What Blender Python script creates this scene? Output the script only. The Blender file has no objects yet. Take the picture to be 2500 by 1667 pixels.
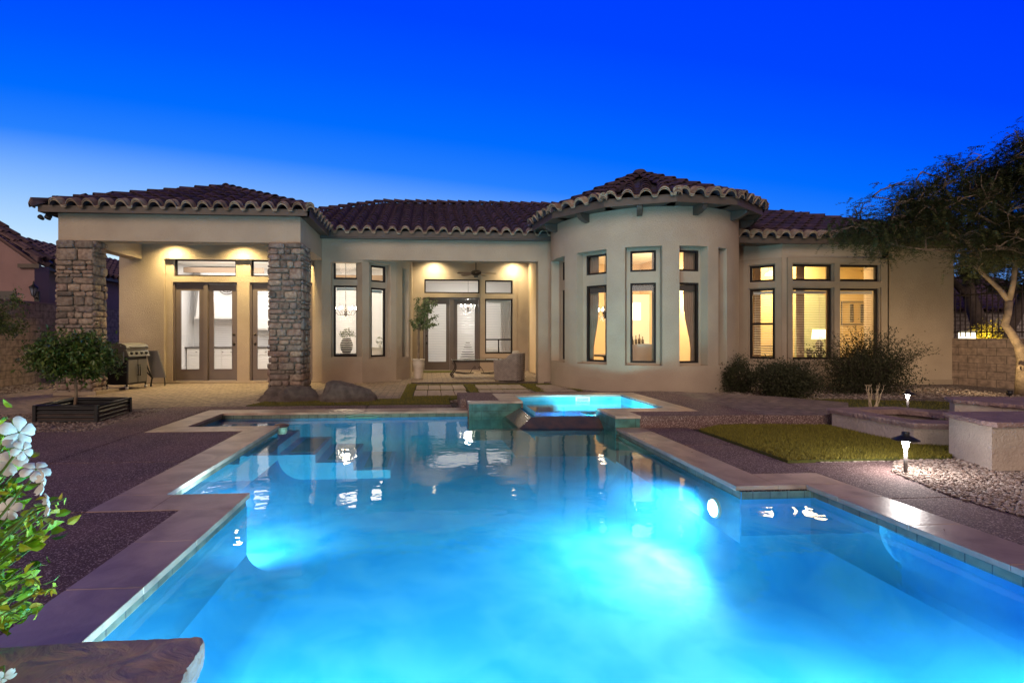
import bpy, math, random
from mathutils import Vector, Matrix, noise
import numpy as np
R = math.radians
rnd = random.Random(7)
SC = bpy.context.scene
COL = SC.collection

# ------------------------------------------------------------------ camera
YAW = math.atan(87 / 1250)
CY, SY = math.cos(YAW), math.sin(YAW)
cam_d = bpy.data.cameras.new('camera'); cam = bpy.data.objects.new('camera', cam_d); COL.objects.link(cam)
cam.location = (0, 0, 1.3); cam.rotation_euler = (R(90), 0, -YAW)
cam_d.sensor_width = 36; cam_d.lens = 18
cam_d.shift_x = (1250 - 1130) / 2500; cam_d.shift_y = -(833.5 - 820) / 2500
cam_d.clip_start = 0.05; cam_d.clip_end = 900
SC.camera = cam

# ------------------------------------------------------------------ sky, afterglow
W = bpy.data.worlds.new('World'); SC.world = W; W.use_nodes = True
wn, wl = W.node_tree.nodes, W.node_tree.links
wn.clear()
def wnode(t, **k):
    n = wn.new(t)
    for a, b in k.items(): setattr(n, a, b)
    return n
tc = wnode('ShaderNodeTexCoord'); sep = wnode('ShaderNodeSeparateXYZ'); wl.new(tc.outputs['Generated'], sep.inputs[0])
# height of the twilight band is a little lower to the east (right)
def wm(op, a, b, c=None):
    n = wnode('ShaderNodeMath', operation=op)
    for i_, q in enumerate((a, b, c)):
        if q is None: continue
        if isinstance(q, (int, float)): n.inputs[i_].default_value = q
        else: wl.new(q, n.inputs[i_])
    return n.outputs[0]
fy = wm('MAXIMUM', sep.outputs['Y'], .33)
elev = wm('DIVIDE', sep.outputs['Z'], fy); side = wm('DIVIDE', sep.outputs['X'], fy)
front = wnode('ShaderNodeValToRGB'); wl.new(wm('MULTIPLY_ADD', side, .10, elev), front.inputs[0])
cr = front.color_ramp
SKY = [(0.0, (0.80, 0.93, 1.0)), (0.07, (0.68, 0.87, 1.0)), (0.13, (0.46, 0.71, 1.0)), (0.20, (0.27, 0.53, 1.0)), (0.26, (0.13, 0.37, 1.0)), (0.31, (0.020, 0.22, 1.0)),
       (0.39, (0.0, 0.150, 1.0)), (0.50, (0.0, 0.096, 1.0)), (0.62, (0.0, 0.060, 1.0)), (0.84, (0.0, 0.040, 1.0)), (1.0, (0.008, 0.022, 0.22))]
while len(cr.elements) < len(SKY): cr.elements.new(0.5)
for e, (p, c) in zip(cr.elements, SKY): e.position = p; e.color = (*c, 1)
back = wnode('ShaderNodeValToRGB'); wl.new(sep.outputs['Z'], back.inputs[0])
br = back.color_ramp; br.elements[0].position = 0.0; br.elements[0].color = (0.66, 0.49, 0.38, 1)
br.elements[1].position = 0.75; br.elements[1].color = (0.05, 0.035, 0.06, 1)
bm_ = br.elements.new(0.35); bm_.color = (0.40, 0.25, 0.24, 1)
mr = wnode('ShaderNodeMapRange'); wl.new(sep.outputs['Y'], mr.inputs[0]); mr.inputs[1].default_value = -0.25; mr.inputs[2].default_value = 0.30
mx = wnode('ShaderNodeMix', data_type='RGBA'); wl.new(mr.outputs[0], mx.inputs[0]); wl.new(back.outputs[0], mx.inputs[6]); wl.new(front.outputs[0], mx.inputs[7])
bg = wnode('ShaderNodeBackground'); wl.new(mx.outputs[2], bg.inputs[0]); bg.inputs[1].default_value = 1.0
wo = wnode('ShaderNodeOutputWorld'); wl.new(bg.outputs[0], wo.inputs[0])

sd = bpy.data.lights.new('afterglow_sun', 'SUN'); so = bpy.data.objects.new('afterglow_sun', sd); COL.objects.link(so)
sd.energy = 1.4; sd.angle = R(35); sd.color = (1.0, 0.79, 0.64)
so.rotation_euler = (R(68), 0, R(-18))

SC.view_settings.view_transform = 'Standard'; SC.view_settings.look = 'None'; SC.view_settings.exposure = 0; SC.view_settings.gamma = 1
cy = SC.cycles
cy.use_denoising = True
cy.max_bounces = 8; cy.diffuse_bounces = 3; cy.glossy_bounces = 4; cy.transmission_bounces = 4; cy.transparent_max_bounces = 24
cy.sample_clamp_indirect = 4.0; cy.sample_clamp_direct = 0; cy.caustics_reflective = False; cy.caustics_refractive = False
cy.use_adaptive_sampling = True; cy.adaptive_threshold = 0.012

# ------------------------------------------------------------------ geometry helpers
def ground(px, py, z=0.0):
    d = 1250 * (1.3 - z) / (py - 820); xc = (px - 1130) / 1250 * d
    return (xc * CY + d * SY, -xc * SY + d * CY)
def onY(px, py, Y):
    t = (px - 1130) / 1250; d = Y / (CY - t * SY)
    return (t * d * CY + d * SY, 1.3 - (py - 820) / 1250 * d)

class MB:
    def __init__(s): s.v = []; s.f = []; s.m = []; s.t = []; s.smooth = []
    def face(s, pts, m=0, t=0.5, sm=False):
        n = len(s.v); s.v += [tuple(p) for p in pts]; s.f.append(tuple(range(n, n + len(pts)))); s.m.append(m); s.t.append(t); s.smooth.append(sm)
    def mesh(s, vs, fs, m=0, t=0.5, sm=False):
        n = len(s.v); s.v += [tuple(p) for p in vs]
        for f in fs: s.f.append(tuple(i + n for i in f)); s.m.append(m); s.t.append(t); s.smooth.append(sm)
    def box(s, a, b, m=0, t=0.5, M=None):
        x0, y0, z0 = a; x1, y1, z1 = b
        vs = [(x0,y0,z0),(x1,y0,z0),(x1,y1,z0),(x0,y1,z0),(x0,y0,z1),(x1,y0,z1),(x1,y1,z1),(x0,y1,z1)]
        if M: vs = [M @ Vector(v) for v in vs]
        s.mesh(vs, [(0,3,2,1),(4,5,6,7),(0,1,5,4),(1,2,6,5),(2,3,7,6),(3,0,4,7)], m, t)
    def bbox(s, a, b, r=0.01, m=0, t=0.5, M=None):
        """box with chamfered vertical and top edges"""
        x0, y0, z0 = a; x1, y1, z1 = b
        def ring(i, z): return [(x0+r+i,y0+i,z),(x1-r-i,y0+i,z),(x1-i,y0+r+i,z),(x1-i,y1-r-i,z),(x1-r-i,y1-i,z),(x0+r+i,y1-i,z),(x0+i,y1-r-i,z),(x0+i,y0+r+i,z)]
        vs = ring(r*.7, z0) + ring(0, z0 + r) + ring(0, z1 - r) + ring(r*.7, z1)
        if M: vs = [M @ Vector(v) for v in vs]
        fs = [tuple(range(7, -1, -1)), tuple(range(24, 32))]
        for k in range(3):
            for i in range(8): j = (i+1) % 8; fs.append((k*8+i, k*8+j, k*8+8+j, k*8+8+i))
        s.mesh(vs, fs, m, t)
    def prism(s, poly, z0, z1, m=0, t=0.5, mtop=None):
        n = len(poly)
        a = sum(poly[i][0]*poly[(i+1)%n][1]-poly[(i+1)%n][0]*poly[i][1] for i in range(n))
        if a < 0: poly = poly[::-1]
        vs = [(x,y,z0) for x,y in poly] + [(x,y,z1) for x,y in poly]
        s.mesh(vs, [tuple(range(n-1,-1,-1))] + [(i,(i+1)%n,n+(i+1)%n,n+i) for i in range(n)], m, t)
        s.mesh(vs, [tuple(range(n,2*n))], m if mtop is None else mtop, t)
    def tube(s, pts, r, n=8, m=0, t=0.5, cap=True):
        pts = [Vector(p) for p in pts]
        rs = r if isinstance(r, (list, tuple)) else [r]*len(pts)
        vs = []; up = Vector((0,0,1)); pn = None
        for i, p in enumerate(pts):
            d = (pts[min(i+1,len(pts)-1)] - pts[max(i-1,0)])
            d = d.normalized() if d.length > 1e-9 else Vector((0,0,1))
            if pn is None:
                a = d.cross(up)
                if a.length < 0.05: a = d.cross(Vector((1,0,0)))
                a.normalize()
            else:
                a = pn - d*pn.dot(d); a = a.normalized() if a.length > 1e-6 else d.orthogonal().normalized()
            pn = a; b = d.cross(a)
            for k in range(n):
                an = 2*math.pi*k/n; vs.append(p + (a*math.cos(an) + b*math.sin(an))*rs[i])
        fs = []
        for i in range(len(pts)-1):
            for k in range(n): j = (k+1)%n; fs.append((i*n+k, i*n+j, i*n+n+j, i*n+n+k))
        if cap: fs.append(tuple(range(n-1,-1,-1))); fs.append(tuple(range((len(pts)-1)*n, len(pts)*n)))
        s.mesh(vs, fs, m, t, True)
    def lathe(s, prof, c=(0,0,0), n=24, m=0, t=0.5, M=None):
        vs = []
        for r, z in prof:
            for k in range(n): a = 2*math.pi*k/n; vs.append(Vector((c[0]+r*math.cos(a), c[1]+r*math.sin(a), c[2]+z)))
        if M: vs = [M @ v for v in vs]
        fs = [(i*n+k, i*n+(k+1)%n, i*n+n+(k+1)%n, i*n+n+k) for i in range(len(prof)-1) for k in range(n)]
        fs.append(tuple(range((len(prof)-1)*n, len(prof)*n))); fs.append(tuple(range(n-1,-1,-1)))
        s.mesh(vs, fs, m, t, True)
    def build(s, name, mats, parent=None):
        me = bpy.data.meshes.new(name); me.from_pydata([tuple(v) for v in s.v], [], s.f)
        mats = mats if isinstance(mats, (list, tuple)) else [mats]
        for q in mats: me.materials.append(q)
        me.polygons.foreach_set('material_index', s.m); me.polygons.foreach_set('use_smooth', s.smooth)
        at = me.attributes.new('tone', 'FLOAT', 'FACE'); at.data.foreach_set('value', s.t)
        me.update()
        o = bpy.data.objects.new(name, me); COL.objects.link(o)
        if parent: o.parent = parent
        return o

def empty(name, label, cat, loc=(0,0,0), rz=0, group=None):
    o = bpy.data.objects.new(name, None); COL.objects.link(o); o.location = loc; o.rotation_euler = (0,0,rz)
    o.empty_display_size = .2
    o['label'] = label; o['category'] = cat
    if group: o['group'] = group
    return o
def tag(o, label, cat, group=None, kind=None):
    o['label'] = label; o['category'] = cat
    if group: o['group'] = group
    if kind: o['kind'] = kind
    return o
def struct(o, kind='structure'):
    o['kind'] = kind; return o
def dup(root, loc, rz, label, group=None):
    r = root.copy(); COL.objects.link(r); r.location = loc; r.rotation_euler = (0,0,rz); r['label'] = label
    if group: r['group'] = group
    for ch in list(root.children):
        c = ch.copy(); COL.objects.link(c); c.parent = r
        for g in ch.children:
            d = g.copy(); COL.objects.link(d); d.parent = c
    return r
def lamp(name, kind, loc, power, color, parent=None, size=0.1, rot=None, spot=None, sy=None):
    l = bpy.data.lights.new(name, kind); l.energy = power; l.color = color
    if kind == 'AREA':
        l.size = size
        if sy: l.shape = 'RECTANGLE'; l.size_y = sy
        else: l.shape = 'DISK'
    else: l.shadow_soft_size = size
    if kind == 'SPOT': l.spot_size = spot or R(90); l.spot_blend = .95
    o = bpy.data.objects.new(name, l); COL.objects.link(o); o.location = loc
    if rot: o.rotation_euler = rot
    if parent: o.parent = parent
    return o

# ------------------------------------------------------------------ materials
def mat(name, col, rough=.7, col2=None, nscale=4, bump=0, bscale=40, metal=0, spec=.5, tone=None, emit=None, emits=0, detail=6, coat=0, bdist=.02, voro=None, ndist=0):
    """Principled with noise colour variation, noise bump, and optional per-face tone colours"""
    m = bpy.data.materials.new(name); m.use_nodes = True
    N, L = m.node_tree.nodes, m.node_tree.links
    p = N['Principled BSDF']; p.inputs['Roughness'].default_value = rough; p.inputs['Metallic'].default_value = metal
    p.inputs['Specular IOR Level'].default_value = spec; p.inputs['Base Color'].default_value = (*col, 1)
    if coat: p.inputs['Coat Weight'].default_value = coat
    tcn = N.new('ShaderNodeTexCoord'); src = None
    if tone:
        a = N.new('ShaderNodeAttribute'); a.attribute_name = 'tone'
        rp = N.new('ShaderNodeValToRGB'); L.new(a.outputs['Fac'], rp.inputs[0])
        els = rp.color_ramp.elements
        while len(els) < len(tone): els.new(.5)
        for i, (e, c) in enumerate(zip(els, tone)): e.position = i/(len(tone)-1); e.color = (*c, 1)
        src = rp.outputs[0]
    if col2 is not None:
        n = N.new('ShaderNodeTexNoise'); n.inputs['Scale'].default_value = nscale; n.inputs['Detail'].default_value = detail; n.inputs['Distortion'].default_value = ndist
        L.new(tcn.outputs['Object'], n.inputs['Vector'])
        mp = N.new('ShaderNodeMapRange'); mp.inputs[1].default_value = .35; mp.inputs[2].default_value = .65; L.new(n.outputs['Fac'], mp.inputs[0])
        x = N.new('ShaderNodeMix'); x.data_type = 'RGBA'; L.new(mp.outputs[0], x.inputs[0])
        if src: 
            x.blend_type = 'MULTIPLY'; L.new(src, x.inputs[6]); x.inputs[7].default_value = (*col2, 1)
        else: x.inputs[6].default_value = (*col, 1); x.inputs[7].default_value = (*col2, 1)
        src = x.outputs[2]
    if voro:
        vs, vc, amt = voro
        v = N.new('ShaderNodeTexVoronoi'); v.inputs['Scale'].default_value = vs; L.new(tcn.outputs['Object'], v.inputs['Vector'])
        sp = N.new('ShaderNodeSeparateColor'); L.new(v.outputs['Color'], sp.inputs[0])
        mp = N.new('ShaderNodeMapRange'); mp.inputs[1].default_value = 1-amt; mp.inputs[2].default_value = 1-amt+.12; L.new(sp.outputs[0], mp.inputs[0])
        x = N.new('ShaderNodeMix'); x.data_type = 'RGBA'; L.new(mp.outputs[0], x.inputs[0])
        if src: L.new(src, x.inputs[6])
        else: x.inputs[6].default_value = (*col, 1)
        x.inputs[7].default_value = (*vc, 1); src = x.outputs[2]
        vh = v.outputs['Distance']
    if src: L.new(src, p.inputs['Base Color'])
    if bump:
        n = N.new('ShaderNodeTexNoise'); n.inputs['Scale'].default_value = bscale; n.inputs['Detail'].default_value = 5; n.inputs['Distortion'].default_value = .6
        L.new(tcn.outputs['Object'], n.inputs['Vector'])
        b = N.new('ShaderNodeBump'); b.inputs['Strength'].default_value = bump; b.inputs['Distance'].default_value = bdist
        L.new(n.outputs['Fac'], b.inputs['Height'])
        if voro:
            b2 = N.new('ShaderNodeBump'); b2.inputs['Strength'].default_value = bump; b2.inputs['Distance'].default_value = -bdist
            L.new(vh, b2.inputs['Height']); L.new(b.outputs[0], b2.inputs['Normal']); b = b2
        L.new(b.outputs[0], p.inputs['Normal'])
    if emit: p.inputs['Emission Color'].default_value = (*emit, 1); p.inputs['Emission Strength'].default_value = emits
    return m

def glass_mat(name, tint, refl=.10):
    m = bpy.data.materials.new(name); m.use_nodes = True; N, L = m.node_tree.nodes, m.node_tree.links
    N.clear(); o = N.new('ShaderNodeOutputMaterial'); t = N.new('ShaderNodeBsdfTransparent'); t.inputs[0].default_value = (*tint, 1)
    g = N.new('ShaderNodeBsdfGlossy'); g.inputs['Roughness'].default_value = .02
    f = N.new('ShaderNodeFresnel'); f.inputs[0].default_value = 1.45
    x = N.new('ShaderNodeMixShader'); L.new(f.outputs[0], x.inputs[0]); L.new(t.outputs[0], x.inputs[1]); L.new(g.outputs[0], x.inputs[2]); L.new(x.outputs[0], o.inputs[0])
    return m
def water_mat(name, tint, bs, scale, vol=None):
    m = bpy.data.materials.new(name); m.use_nodes = True; N, L = m.node_tree.nodes, m.node_tree.links
    N.clear(); o = N.new('ShaderNodeOutputMaterial'); t = N.new('ShaderNodeBsdfTransparent'); t.inputs[0].default_value = (*tint, 1)
    g = N.new('ShaderNodeBsdfGlossy'); g.inputs['Roughness'].default_value = .015
    f = N.new('ShaderNodeFresnel'); f.inputs[0].default_value = 1.33
    tcn = N.new('ShaderNodeTexCoord'); mp = N.new('ShaderNodeMapping'); mp.inputs['Scale'].default_value = (1, 1.0, 1); L.new(tcn.outputs['Object'], mp.inputs[0])
    n = N.new('ShaderNodeTexNoise'); n.inputs['Scale'].default_value = scale; n.inputs['Detail'].default_value = 2; L.new(mp.outputs[0], n.inputs['Vector'])
    n2 = N.new('ShaderNodeTexNoise'); n2.inputs['Scale'].default_value = scale*5; n2.inputs['Detail'].default_value = 1; L.new(mp.outputs[0], n2.inputs['Vector'])
    s = N.new('ShaderNodeMath'); s.operation = 'MULTIPLY_ADD'; L.new(n2.outputs['Fac'], s.inputs[0]); s.inputs[1].default_value = .12; L.new(n.outputs['Fac'], s.inputs[2])
    b = N.new('ShaderNodeBump'); b.inputs['Strength'].default_value = bs; b.inputs['Distance'].default_value = .02; L.new(s.outputs[0], b.inputs['Height'])
    L.new(b.outputs[0], g.inputs['Normal']); L.new(b.outputs[0], f.inputs['Normal'])
    x = N.new('ShaderNodeMixShader'); L.new(f.outputs[0], x.inputs[0]); L.new(t.outputs[0], x.inputs[1]); L.new(g.outputs[0], x.inputs[2]); L.new(x.outputs[0], o.inputs[0])
    if vol:
        v = N.new('ShaderNodeVolumePrincipled'); v.inputs['Color'].default_value = (*vol[0],1); v.inputs['Density'].default_value = vol[1]; v.inputs['Anisotropy'].default_value = .2
        v.inputs['Absorption Color'].default_value = (*vol[2],1); L.new(v.outputs[0], o.inputs['Volume'])
    return m
def brick_mat(name, c1, c2, mortar, w, h, msize=.006, bump=.5, rough=.8, offset=.5, nz=.5, axes='XY'):
    m = bpy.data.materials.new(name); m.use_nodes = True; N, L = m.node_tree.nodes, m.node_tree.links
    p = N['Principled BSDF']; p.inputs['Roughness'].default_value = rough
    tcn = N.new('ShaderNodeTexCoord'); sp = N.new('ShaderNodeSeparateXYZ'); L.new(tcn.outputs['Object'], sp.inputs[0])
    cb = N.new('ShaderNodeCombineXYZ'); L.new(sp.outputs[axes[0]], cb.inputs[0]); L.new(sp.outputs[axes[1]], cb.inputs[1])
    b = N.new('ShaderNodeTexBrick'); L.new(cb.outputs[0], b.inputs['Vector']); b.inputs['Scale'].default_value = 1
    b.inputs['Brick Width'].default_value = w; b.inputs['Row Height'].default_value = h; b.inputs['Mortar Size'].default_value = msize
    b.offset = offset; b.inputs['Mortar Smooth'].default_value = .15
    b.inputs['Color1'].default_value = (*c1, 1); b.inputs['Color2'].default_value = (*c2, 1); b.inputs['Mortar'].default_value = (*mortar, 1)
    n = N.new('ShaderNodeTexNoise'); n.inputs['Scale'].default_value = 9; n.inputs['Detail'].default_value = 8; L.new(tcn.outputs['Object'], n.inputs['Vector'])
    mr = N.new('ShaderNodeMapRange'); mr.inputs[1].default_value = .3; mr.inputs[2].default_value = .7; mr.inputs[3].default_value = 1-nz; mr.inputs[4].default_value = 1.15; L.new(n.outputs['Fac'], mr.inputs[0])
    x = N.new('ShaderNodeMix'); x.data_type = 'RGBA'; x.blend_type = 'MULTIPLY'; x.inputs[0].default_value = 1; L.new(b.outputs['Color'], x.inputs[6]); L.new(mr.outputs[0], x.inputs[7])
    L.new(x.outputs[2], p.inputs['Base Color'])
    mt = N.new('ShaderNodeMath'); mt.operation = 'MULTIPLY_ADD'; L.new(b.outputs['Fac'], mt.inputs[0]); mt.inputs[1].default_value = -1; L.new(n.outputs['Fac'], mt.inputs[2])
    bp = N.new('ShaderNodeBump'); bp.inputs['Strength'].default_value = bump; bp.inputs['Distance'].default_value = .008; L.new(mt.outputs[0], bp.inputs['Height']); L.new(bp.outputs[0], p.inputs['Normal'])
    return m

STUCCO = mat('stucco', (.45,.36,.275), .9, (.385,.305,.235), 1.3, bump=.9, bscale=48, bdist=.024)
STUCCO_TRIM = mat('stucco_trim', (.34,.27,.20), .9, (.30,.235,.175), 2, bump=.5, bscale=30, bdist=.02)
FASCIA = mat('fascia_paint', (.085,.062,.050), .6, (.07,.05,.042), 5, bump=.1)
DOORM = mat('door_paint', (.145,.110,.100), .45, (.13,.098,.09), 3, bump=.05)
FRAME = mat('bronze_frame', (.022,.016,.015), .65, spec=.15)
TILE = mat('roof_tile', (.16,.09,.08), .85, (.55,.5,.55), 7, bump=.4, bscale=60, bdist=.008, tone=[(.040,.027,.045),(.068,.042,.062),(.092,.054,.070),(.060,.043,.070)])
TILE_EDGE = mat('eave_tile_edge', (.42,.34,.26), .9, (.6,.55,.5), 9, bump=.5, bscale=50, bdist=.01, tone=[(.24,.155,.115),(.36,.27,.20),(.44,.35,.26)])
STONE = mat('ledge_stone', (.3,.22,.18), .85, (.55,.5,.5), 14, bump=.9, bscale=30, bdist=.02, tone=[(.15,.125,.11),(.27,.215,.175),(.38,.29,.23),(.30,.215,.18),(.22,.195,.18),(.44,.35,.27)])
MORTAR = mat('mortar', (.23,.19,.16), .95, bump=.5)
GLASS = glass_mat('window_glass', (.97,.97,.97))
BLIND = mat('blind_slat', (.80,.74,.66), .6)
CURTAIN = mat('curtain_cloth', (.46,.33,.24), .9, (.36,.26,.19), 3, bump=.1)
WALLIN = mat('interior_plaster', (.76,.75,.74), .8, bump=.05)
WALLIN_Y = mat('interior_plaster_gold', (.78,.60,.30), .8, bump=.05)
WALLIN_D = mat('interior_plaster_tan', (.78,.58,.36), .8, bump=.05)
CEIL = mat('interior_ceiling', (.85,.82,.75), .9)
FLOORIN = mat('interior_floor', (.42,.33,.24), .4)
WHITE = mat('white_paint', (.78,.76,.72), .4)
BLACK = mat('black_metal', (.02,.02,.022), .45, metal=.4)
DARK = mat('dark_grey', (.06,.055,.052), .5)
STEEL = mat('grill_steel', (.17,.16,.15), .45, metal=.3)
IRON = mat('wrought_iron', (.045,.033,.028), .5, metal=.5)
COPING = mat('coping_travertine', (.46,.33,.25), .38, (.27,.18,.14), 3.0, bump=.3, bscale=30, bdist=.006, spec=.6, detail=12, ndist=.8)
COPING_EDGE = mat('coping_edge', (.36,.33,.28), .6, (.26,.24,.20), 8, bump=.3, bscale=40, bdist=.006)
AGG = mat('exposed_aggregate', (.155,.085,.080), .8, (.095,.053,.052), 1.6, bump=.8, bscale=140, bdist=.008, voro=(135,(.44,.32,.29),.24))
JOINT = mat('joint_fill', (.03,.022,.022), .95)  # dark filler colour of the deck and coping joints
SOIL = mat('soil', (.07,.05,.045), .95, (.04,.03,.028), 6, bump=.6)
GRAVEL = mat('gravel_bed', (.26,.20,.175), .9, (.14,.10,.09), 14, bump=1, bscale=25, bdist=.05, voro=(28,(.42,.36,.32),.35))
PEBBLE = mat('gravel_pebble', (.4,.3,.3), .85, (.7,.66,.62), 30, bump=.3, bscale=60, tone=[(.15,.10,.085),(.32,.25,.215),(.50,.43,.39),(.38,.27,.225)])
PLASTER = mat('pool_plaster', (.012,.32,.88), .8, (.10,.45,.94), 2.6, detail=14, ndist=.4)
SPAPL = mat('spa_plaster', (.06,.46,.66), .8, (.16,.60,.80), 3.5, detail=10)
WTILE = brick_mat('waterline_tile', (.16,.155,.11), (.20,.19,.14), (.05,.05,.045), .155, .5, .004, .3, .35, axes='YZ')
WTILE_X = brick_mat('waterline_tile_far', (.10,.15,.12), (.13,.18,.15), (.04,.05,.045), .155, .5, .004, .3, .35, axes='XZ')
SPATILE = brick_mat('spa_tile', (.05,.15,.135), (.07,.19,.165), (.03,.07,.06), .31, .155, .004, .4, .3, axes='XZ')
DAMTILE = mat('spillway_tile', (.05,.045,.05), .25, (.10,.06,.05), 7, bump=.4, bscale=25, bdist=.01)
PAVER = brick_mat('patio_paver', (.36,.27,.20), (.28,.205,.155), (.08,.06,.05), .30, .15, .007, .6, .8)
PAVER2 = brick_mat('patio_paver_right', (.26,.19,.165), (.22,.155,.14), (.06,.045,.045), .30, .15, .007, .6, .8)
FLAG = mat('stepping_paver', (.40,.32,.26), .85, (.30,.23,.19), 8, bump=.5, bscale=40, bdist=.01)
BLOCK_Y = brick_mat('block_wall_side', (.42,.31,.25), (.37,.28,.225), (.20,.15,.125), .40, .20, .008, .5, .9, axes='YZ')
BLOCK_X = brick_mat('block_wall_rear', (.38,.28,.225), (.34,.25,.205), (.17,.13,.11), .40, .20, .008, .5, .9, axes='XZ')
TURF = mat('turf_base', (.075,.08,.007), .95, (.045,.05,.006), 20, bump=.6, bscale=90)
BLADE = mat('turf_blade', (.1,.1,.01), .75, tone=[(.075,.068,.006),(.155,.135,.010),(.25,.21,.020)])
LEAF_D = mat('leaf_citrus', (.04,.06,.01), .42, spec=.5, tone=[(.015,.035,.006),(.05,.09,.014),(.12,.15,.03)])
LEAF_F = mat('leaf_ficus', (.04,.06,.02), .45, tone=[(.04,.065,.015),(.10,.13,.04),(.20,.22,.09)])
LEAF_M = mat('leaf_mesquite', (.04,.05,.01), .7, tone=[(.016,.026,.008),(.038,.052,.012),(.072,.082,.018)])
LEAF_S = mat('leaf_shrub', (.03,.03,.01), .7, tone=[(.012,.016,.005),(.03,.034,.010),(.05,.05,.018)])
LEAF_B = mat('leaf_foreground', (.15,.3,.02), .5, (.75,.8,.6), 12, tone=[(.08,.24,.015),(.24,.46,.02),(.46,.62,.04),(.62,.46,.05)])
PETAL = mat('petal_white', (.80,.83,.78), .6, (.62,.68,.64), 22)
BARK = mat('bark_pale', (.26,.19,.13), .85, (.15,.11,.08), 7, bump=.7, bscale=18, bdist=.03)
BARK_D = mat('bark_dark', (.07,.05,.04), .9, (.04,.03,.025), 7, bump=.6)
BOULDER = mat('boulder_granite', (.25,.195,.17), .85, (.13,.10,.09), 7, bump=1, bscale=18, bdist=.03, voro=(90,(.20,.155,.135),.12))
SLABM = mat('slab_rock', (.44,.31,.25), .7, (.27,.18,.15), 3.5, bump=1, bscale=9, bdist=.03, detail=12, ndist=1)
SEATW = mat('seat_wall_stucco', (.46,.38,.32), .9, (.38,.31,.26), 3, bump=.8, bscale=34, bdist=.02)
SEATCAP = mat('seat_cap_stone', (.33,.225,.205), .8, (.24,.16,.15), 6, bump=1, bscale=25, bdist=.03)
WICKER = brick_mat('wicker_weave', (.33,.275,.245), (.29,.24,.21), (.14,.115,.10), .03, .012, .003, 1, .7, axes='XZ')
WICKER2 = brick_mat('wicker_weave_side', (.36,.30,.265), (.31,.26,.225), (.10,.08,.07), .06, .03, .005, .6, .7, nz=.2, axes='YZ')
CUSHION = mat('cushion_cloth', (.62,.57,.50), .95, bump=.3, bscale=80)
POT = mat('glazed_pot', (.52,.45,.37), .6, (.44,.38,.31), 5, bump=.2)
NSTUCCO = mat('neighbour_stucco', (.27,.17,.17), .9, (.23,.145,.145), 2, bump=.5, bscale=25)
NTILE = mat('neighbour_tile', (.13,.08,.08), .85, (.6,.55,.6), 7, bump=.4, bscale=60, bdist=.008, tone=[(.075,.05,.065),(.12,.075,.085),(.16,.10,.10)])
PLANTER = mat('planter_metal', (.018,.018,.02), .4, metal=.3)
def emis(name, c, s):
    m = bpy.data.materials.new(name); m.use_nodes = True; p = m.node_tree.nodes['Principled BSDF']
    p.inputs['Base Color'].default_value = (.8,.8,.8,1); p.inputs['Emission Color'].default_value = (*c,1); p.inputs['Emission Strength'].default_value = s
    return m
BULB = emis('bulb', (1,.93,.78), 22); LENS = emis('pool_lens', (.85,.95,1), 90); SHADE = emis('lamp_shade_lit', (1,.80,.38), 3.2)
PLENS = emis('path_lens', (1,.93,.86), .2)
_n, _l = PLENS.node_tree.nodes, PLENS.node_tree.links; _t = _n.new('ShaderNodeBsdfTransparent'); _m = _n.new('ShaderNodeMixShader'); _m.inputs[0].default_value = .35
_l.new(_t.outputs[0], _m.inputs[1]); _l.new(_n['Principled BSDF'].outputs[0], _m.inputs[2]); _l.new(_m.outputs[0], _n['Material Output'].inputs[0])
PLENS2 = None; CANL = emis('downlight_lens', (1,.85,.55), 8); NLAMP = emis('neighbour_lamp_shade', (1,.9,.6), 3.5)

# ================================================================== GROUND, DECK, POOL
PZ = -.09            # pool water level
RZ = .165            # raised spa terrace
m = MB()
for a in [(-90,-30,-3.45,9.7),(3.75,-30,90,9.7),(-3.45,-30,3.75,.88),(-90,9.7,90,160)]:
    m.face([(a[0],a[1],-.035),(a[2],a[1],-.035),(a[2],a[3],-.035),(a[0],a[3],-.035)])
struct(m.build('ground', SOIL))

# aggregate deck slabs with open joints
def slabs(mb, x0, y0, x1, y1, xs, ys, z0, z1, g=.007, mi=0):
    X = [x0] + [x for x in xs if x0+.05 < x < x1-.05] + [x1]; Y = [y0] + [y for y in ys if y0+.05 < y < y1-.05] + [y1]
    for i in range(len(X)-1):
        for j in range(len(Y)-1):
            mb.bbox((X[i]+g*(i>0), Y[j]+g*(j>0), z0), (X[i+1]-g*(i<len(X)-2), Y[j+1]-g*(j<len(Y)-2), z1), .006, mi)
deck = MB(); xs = [-6.1,-3.86]; ys = [1.5,3.96,5.5,7.25]
slabs(deck,-9.5,-3,-3.805,7.3,xs,ys,-.3,0)
slabs(deck,-4.62,7.3,-3.805,9.72,xs,ys,-.3,0)
slabs(deck,-3.805,-3,-2.515,7.185,xs,ys,-.3,0)
slabs(deck,-2.515,-3,-1.845,3.96,xs,ys,-.3,0)
slabs(deck,-3.805,9.235,.45,9.72,[-2.6,-1.1],[],-.3,0)
slabs(deck,3.045,4.615,3.68,7.06,[],[5.9],-.3,0)
slabs(deck,-2.7,-3,3.68,.5,[],[],-.3,0)
deck.prism([(3.69,4.99),(3.69,3.86),(4.235,3.86),(4.42,4.57),(4.9,4.99)],-.3,0)
deck.prism([(3.69,3.846),(3.69,-3),(4.6,-3),(4.34,1.5),(4.27,3.39),(4.235,3.846)],-.3,0)
struct(deck.build('deck', AGG))
jb = MB(); jb.prism([(3.6,5.02),(3.6,-3),(4.2,-3),(4.2,5.02)],-.3,-.025); jb.prism([(-9.5,-3),(-2.0,-3),(-2.0,3.9),(-9.5,7.2)],-.3,-.028)
struct(jb.build('deck_joint_bed', JOINT))

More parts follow.
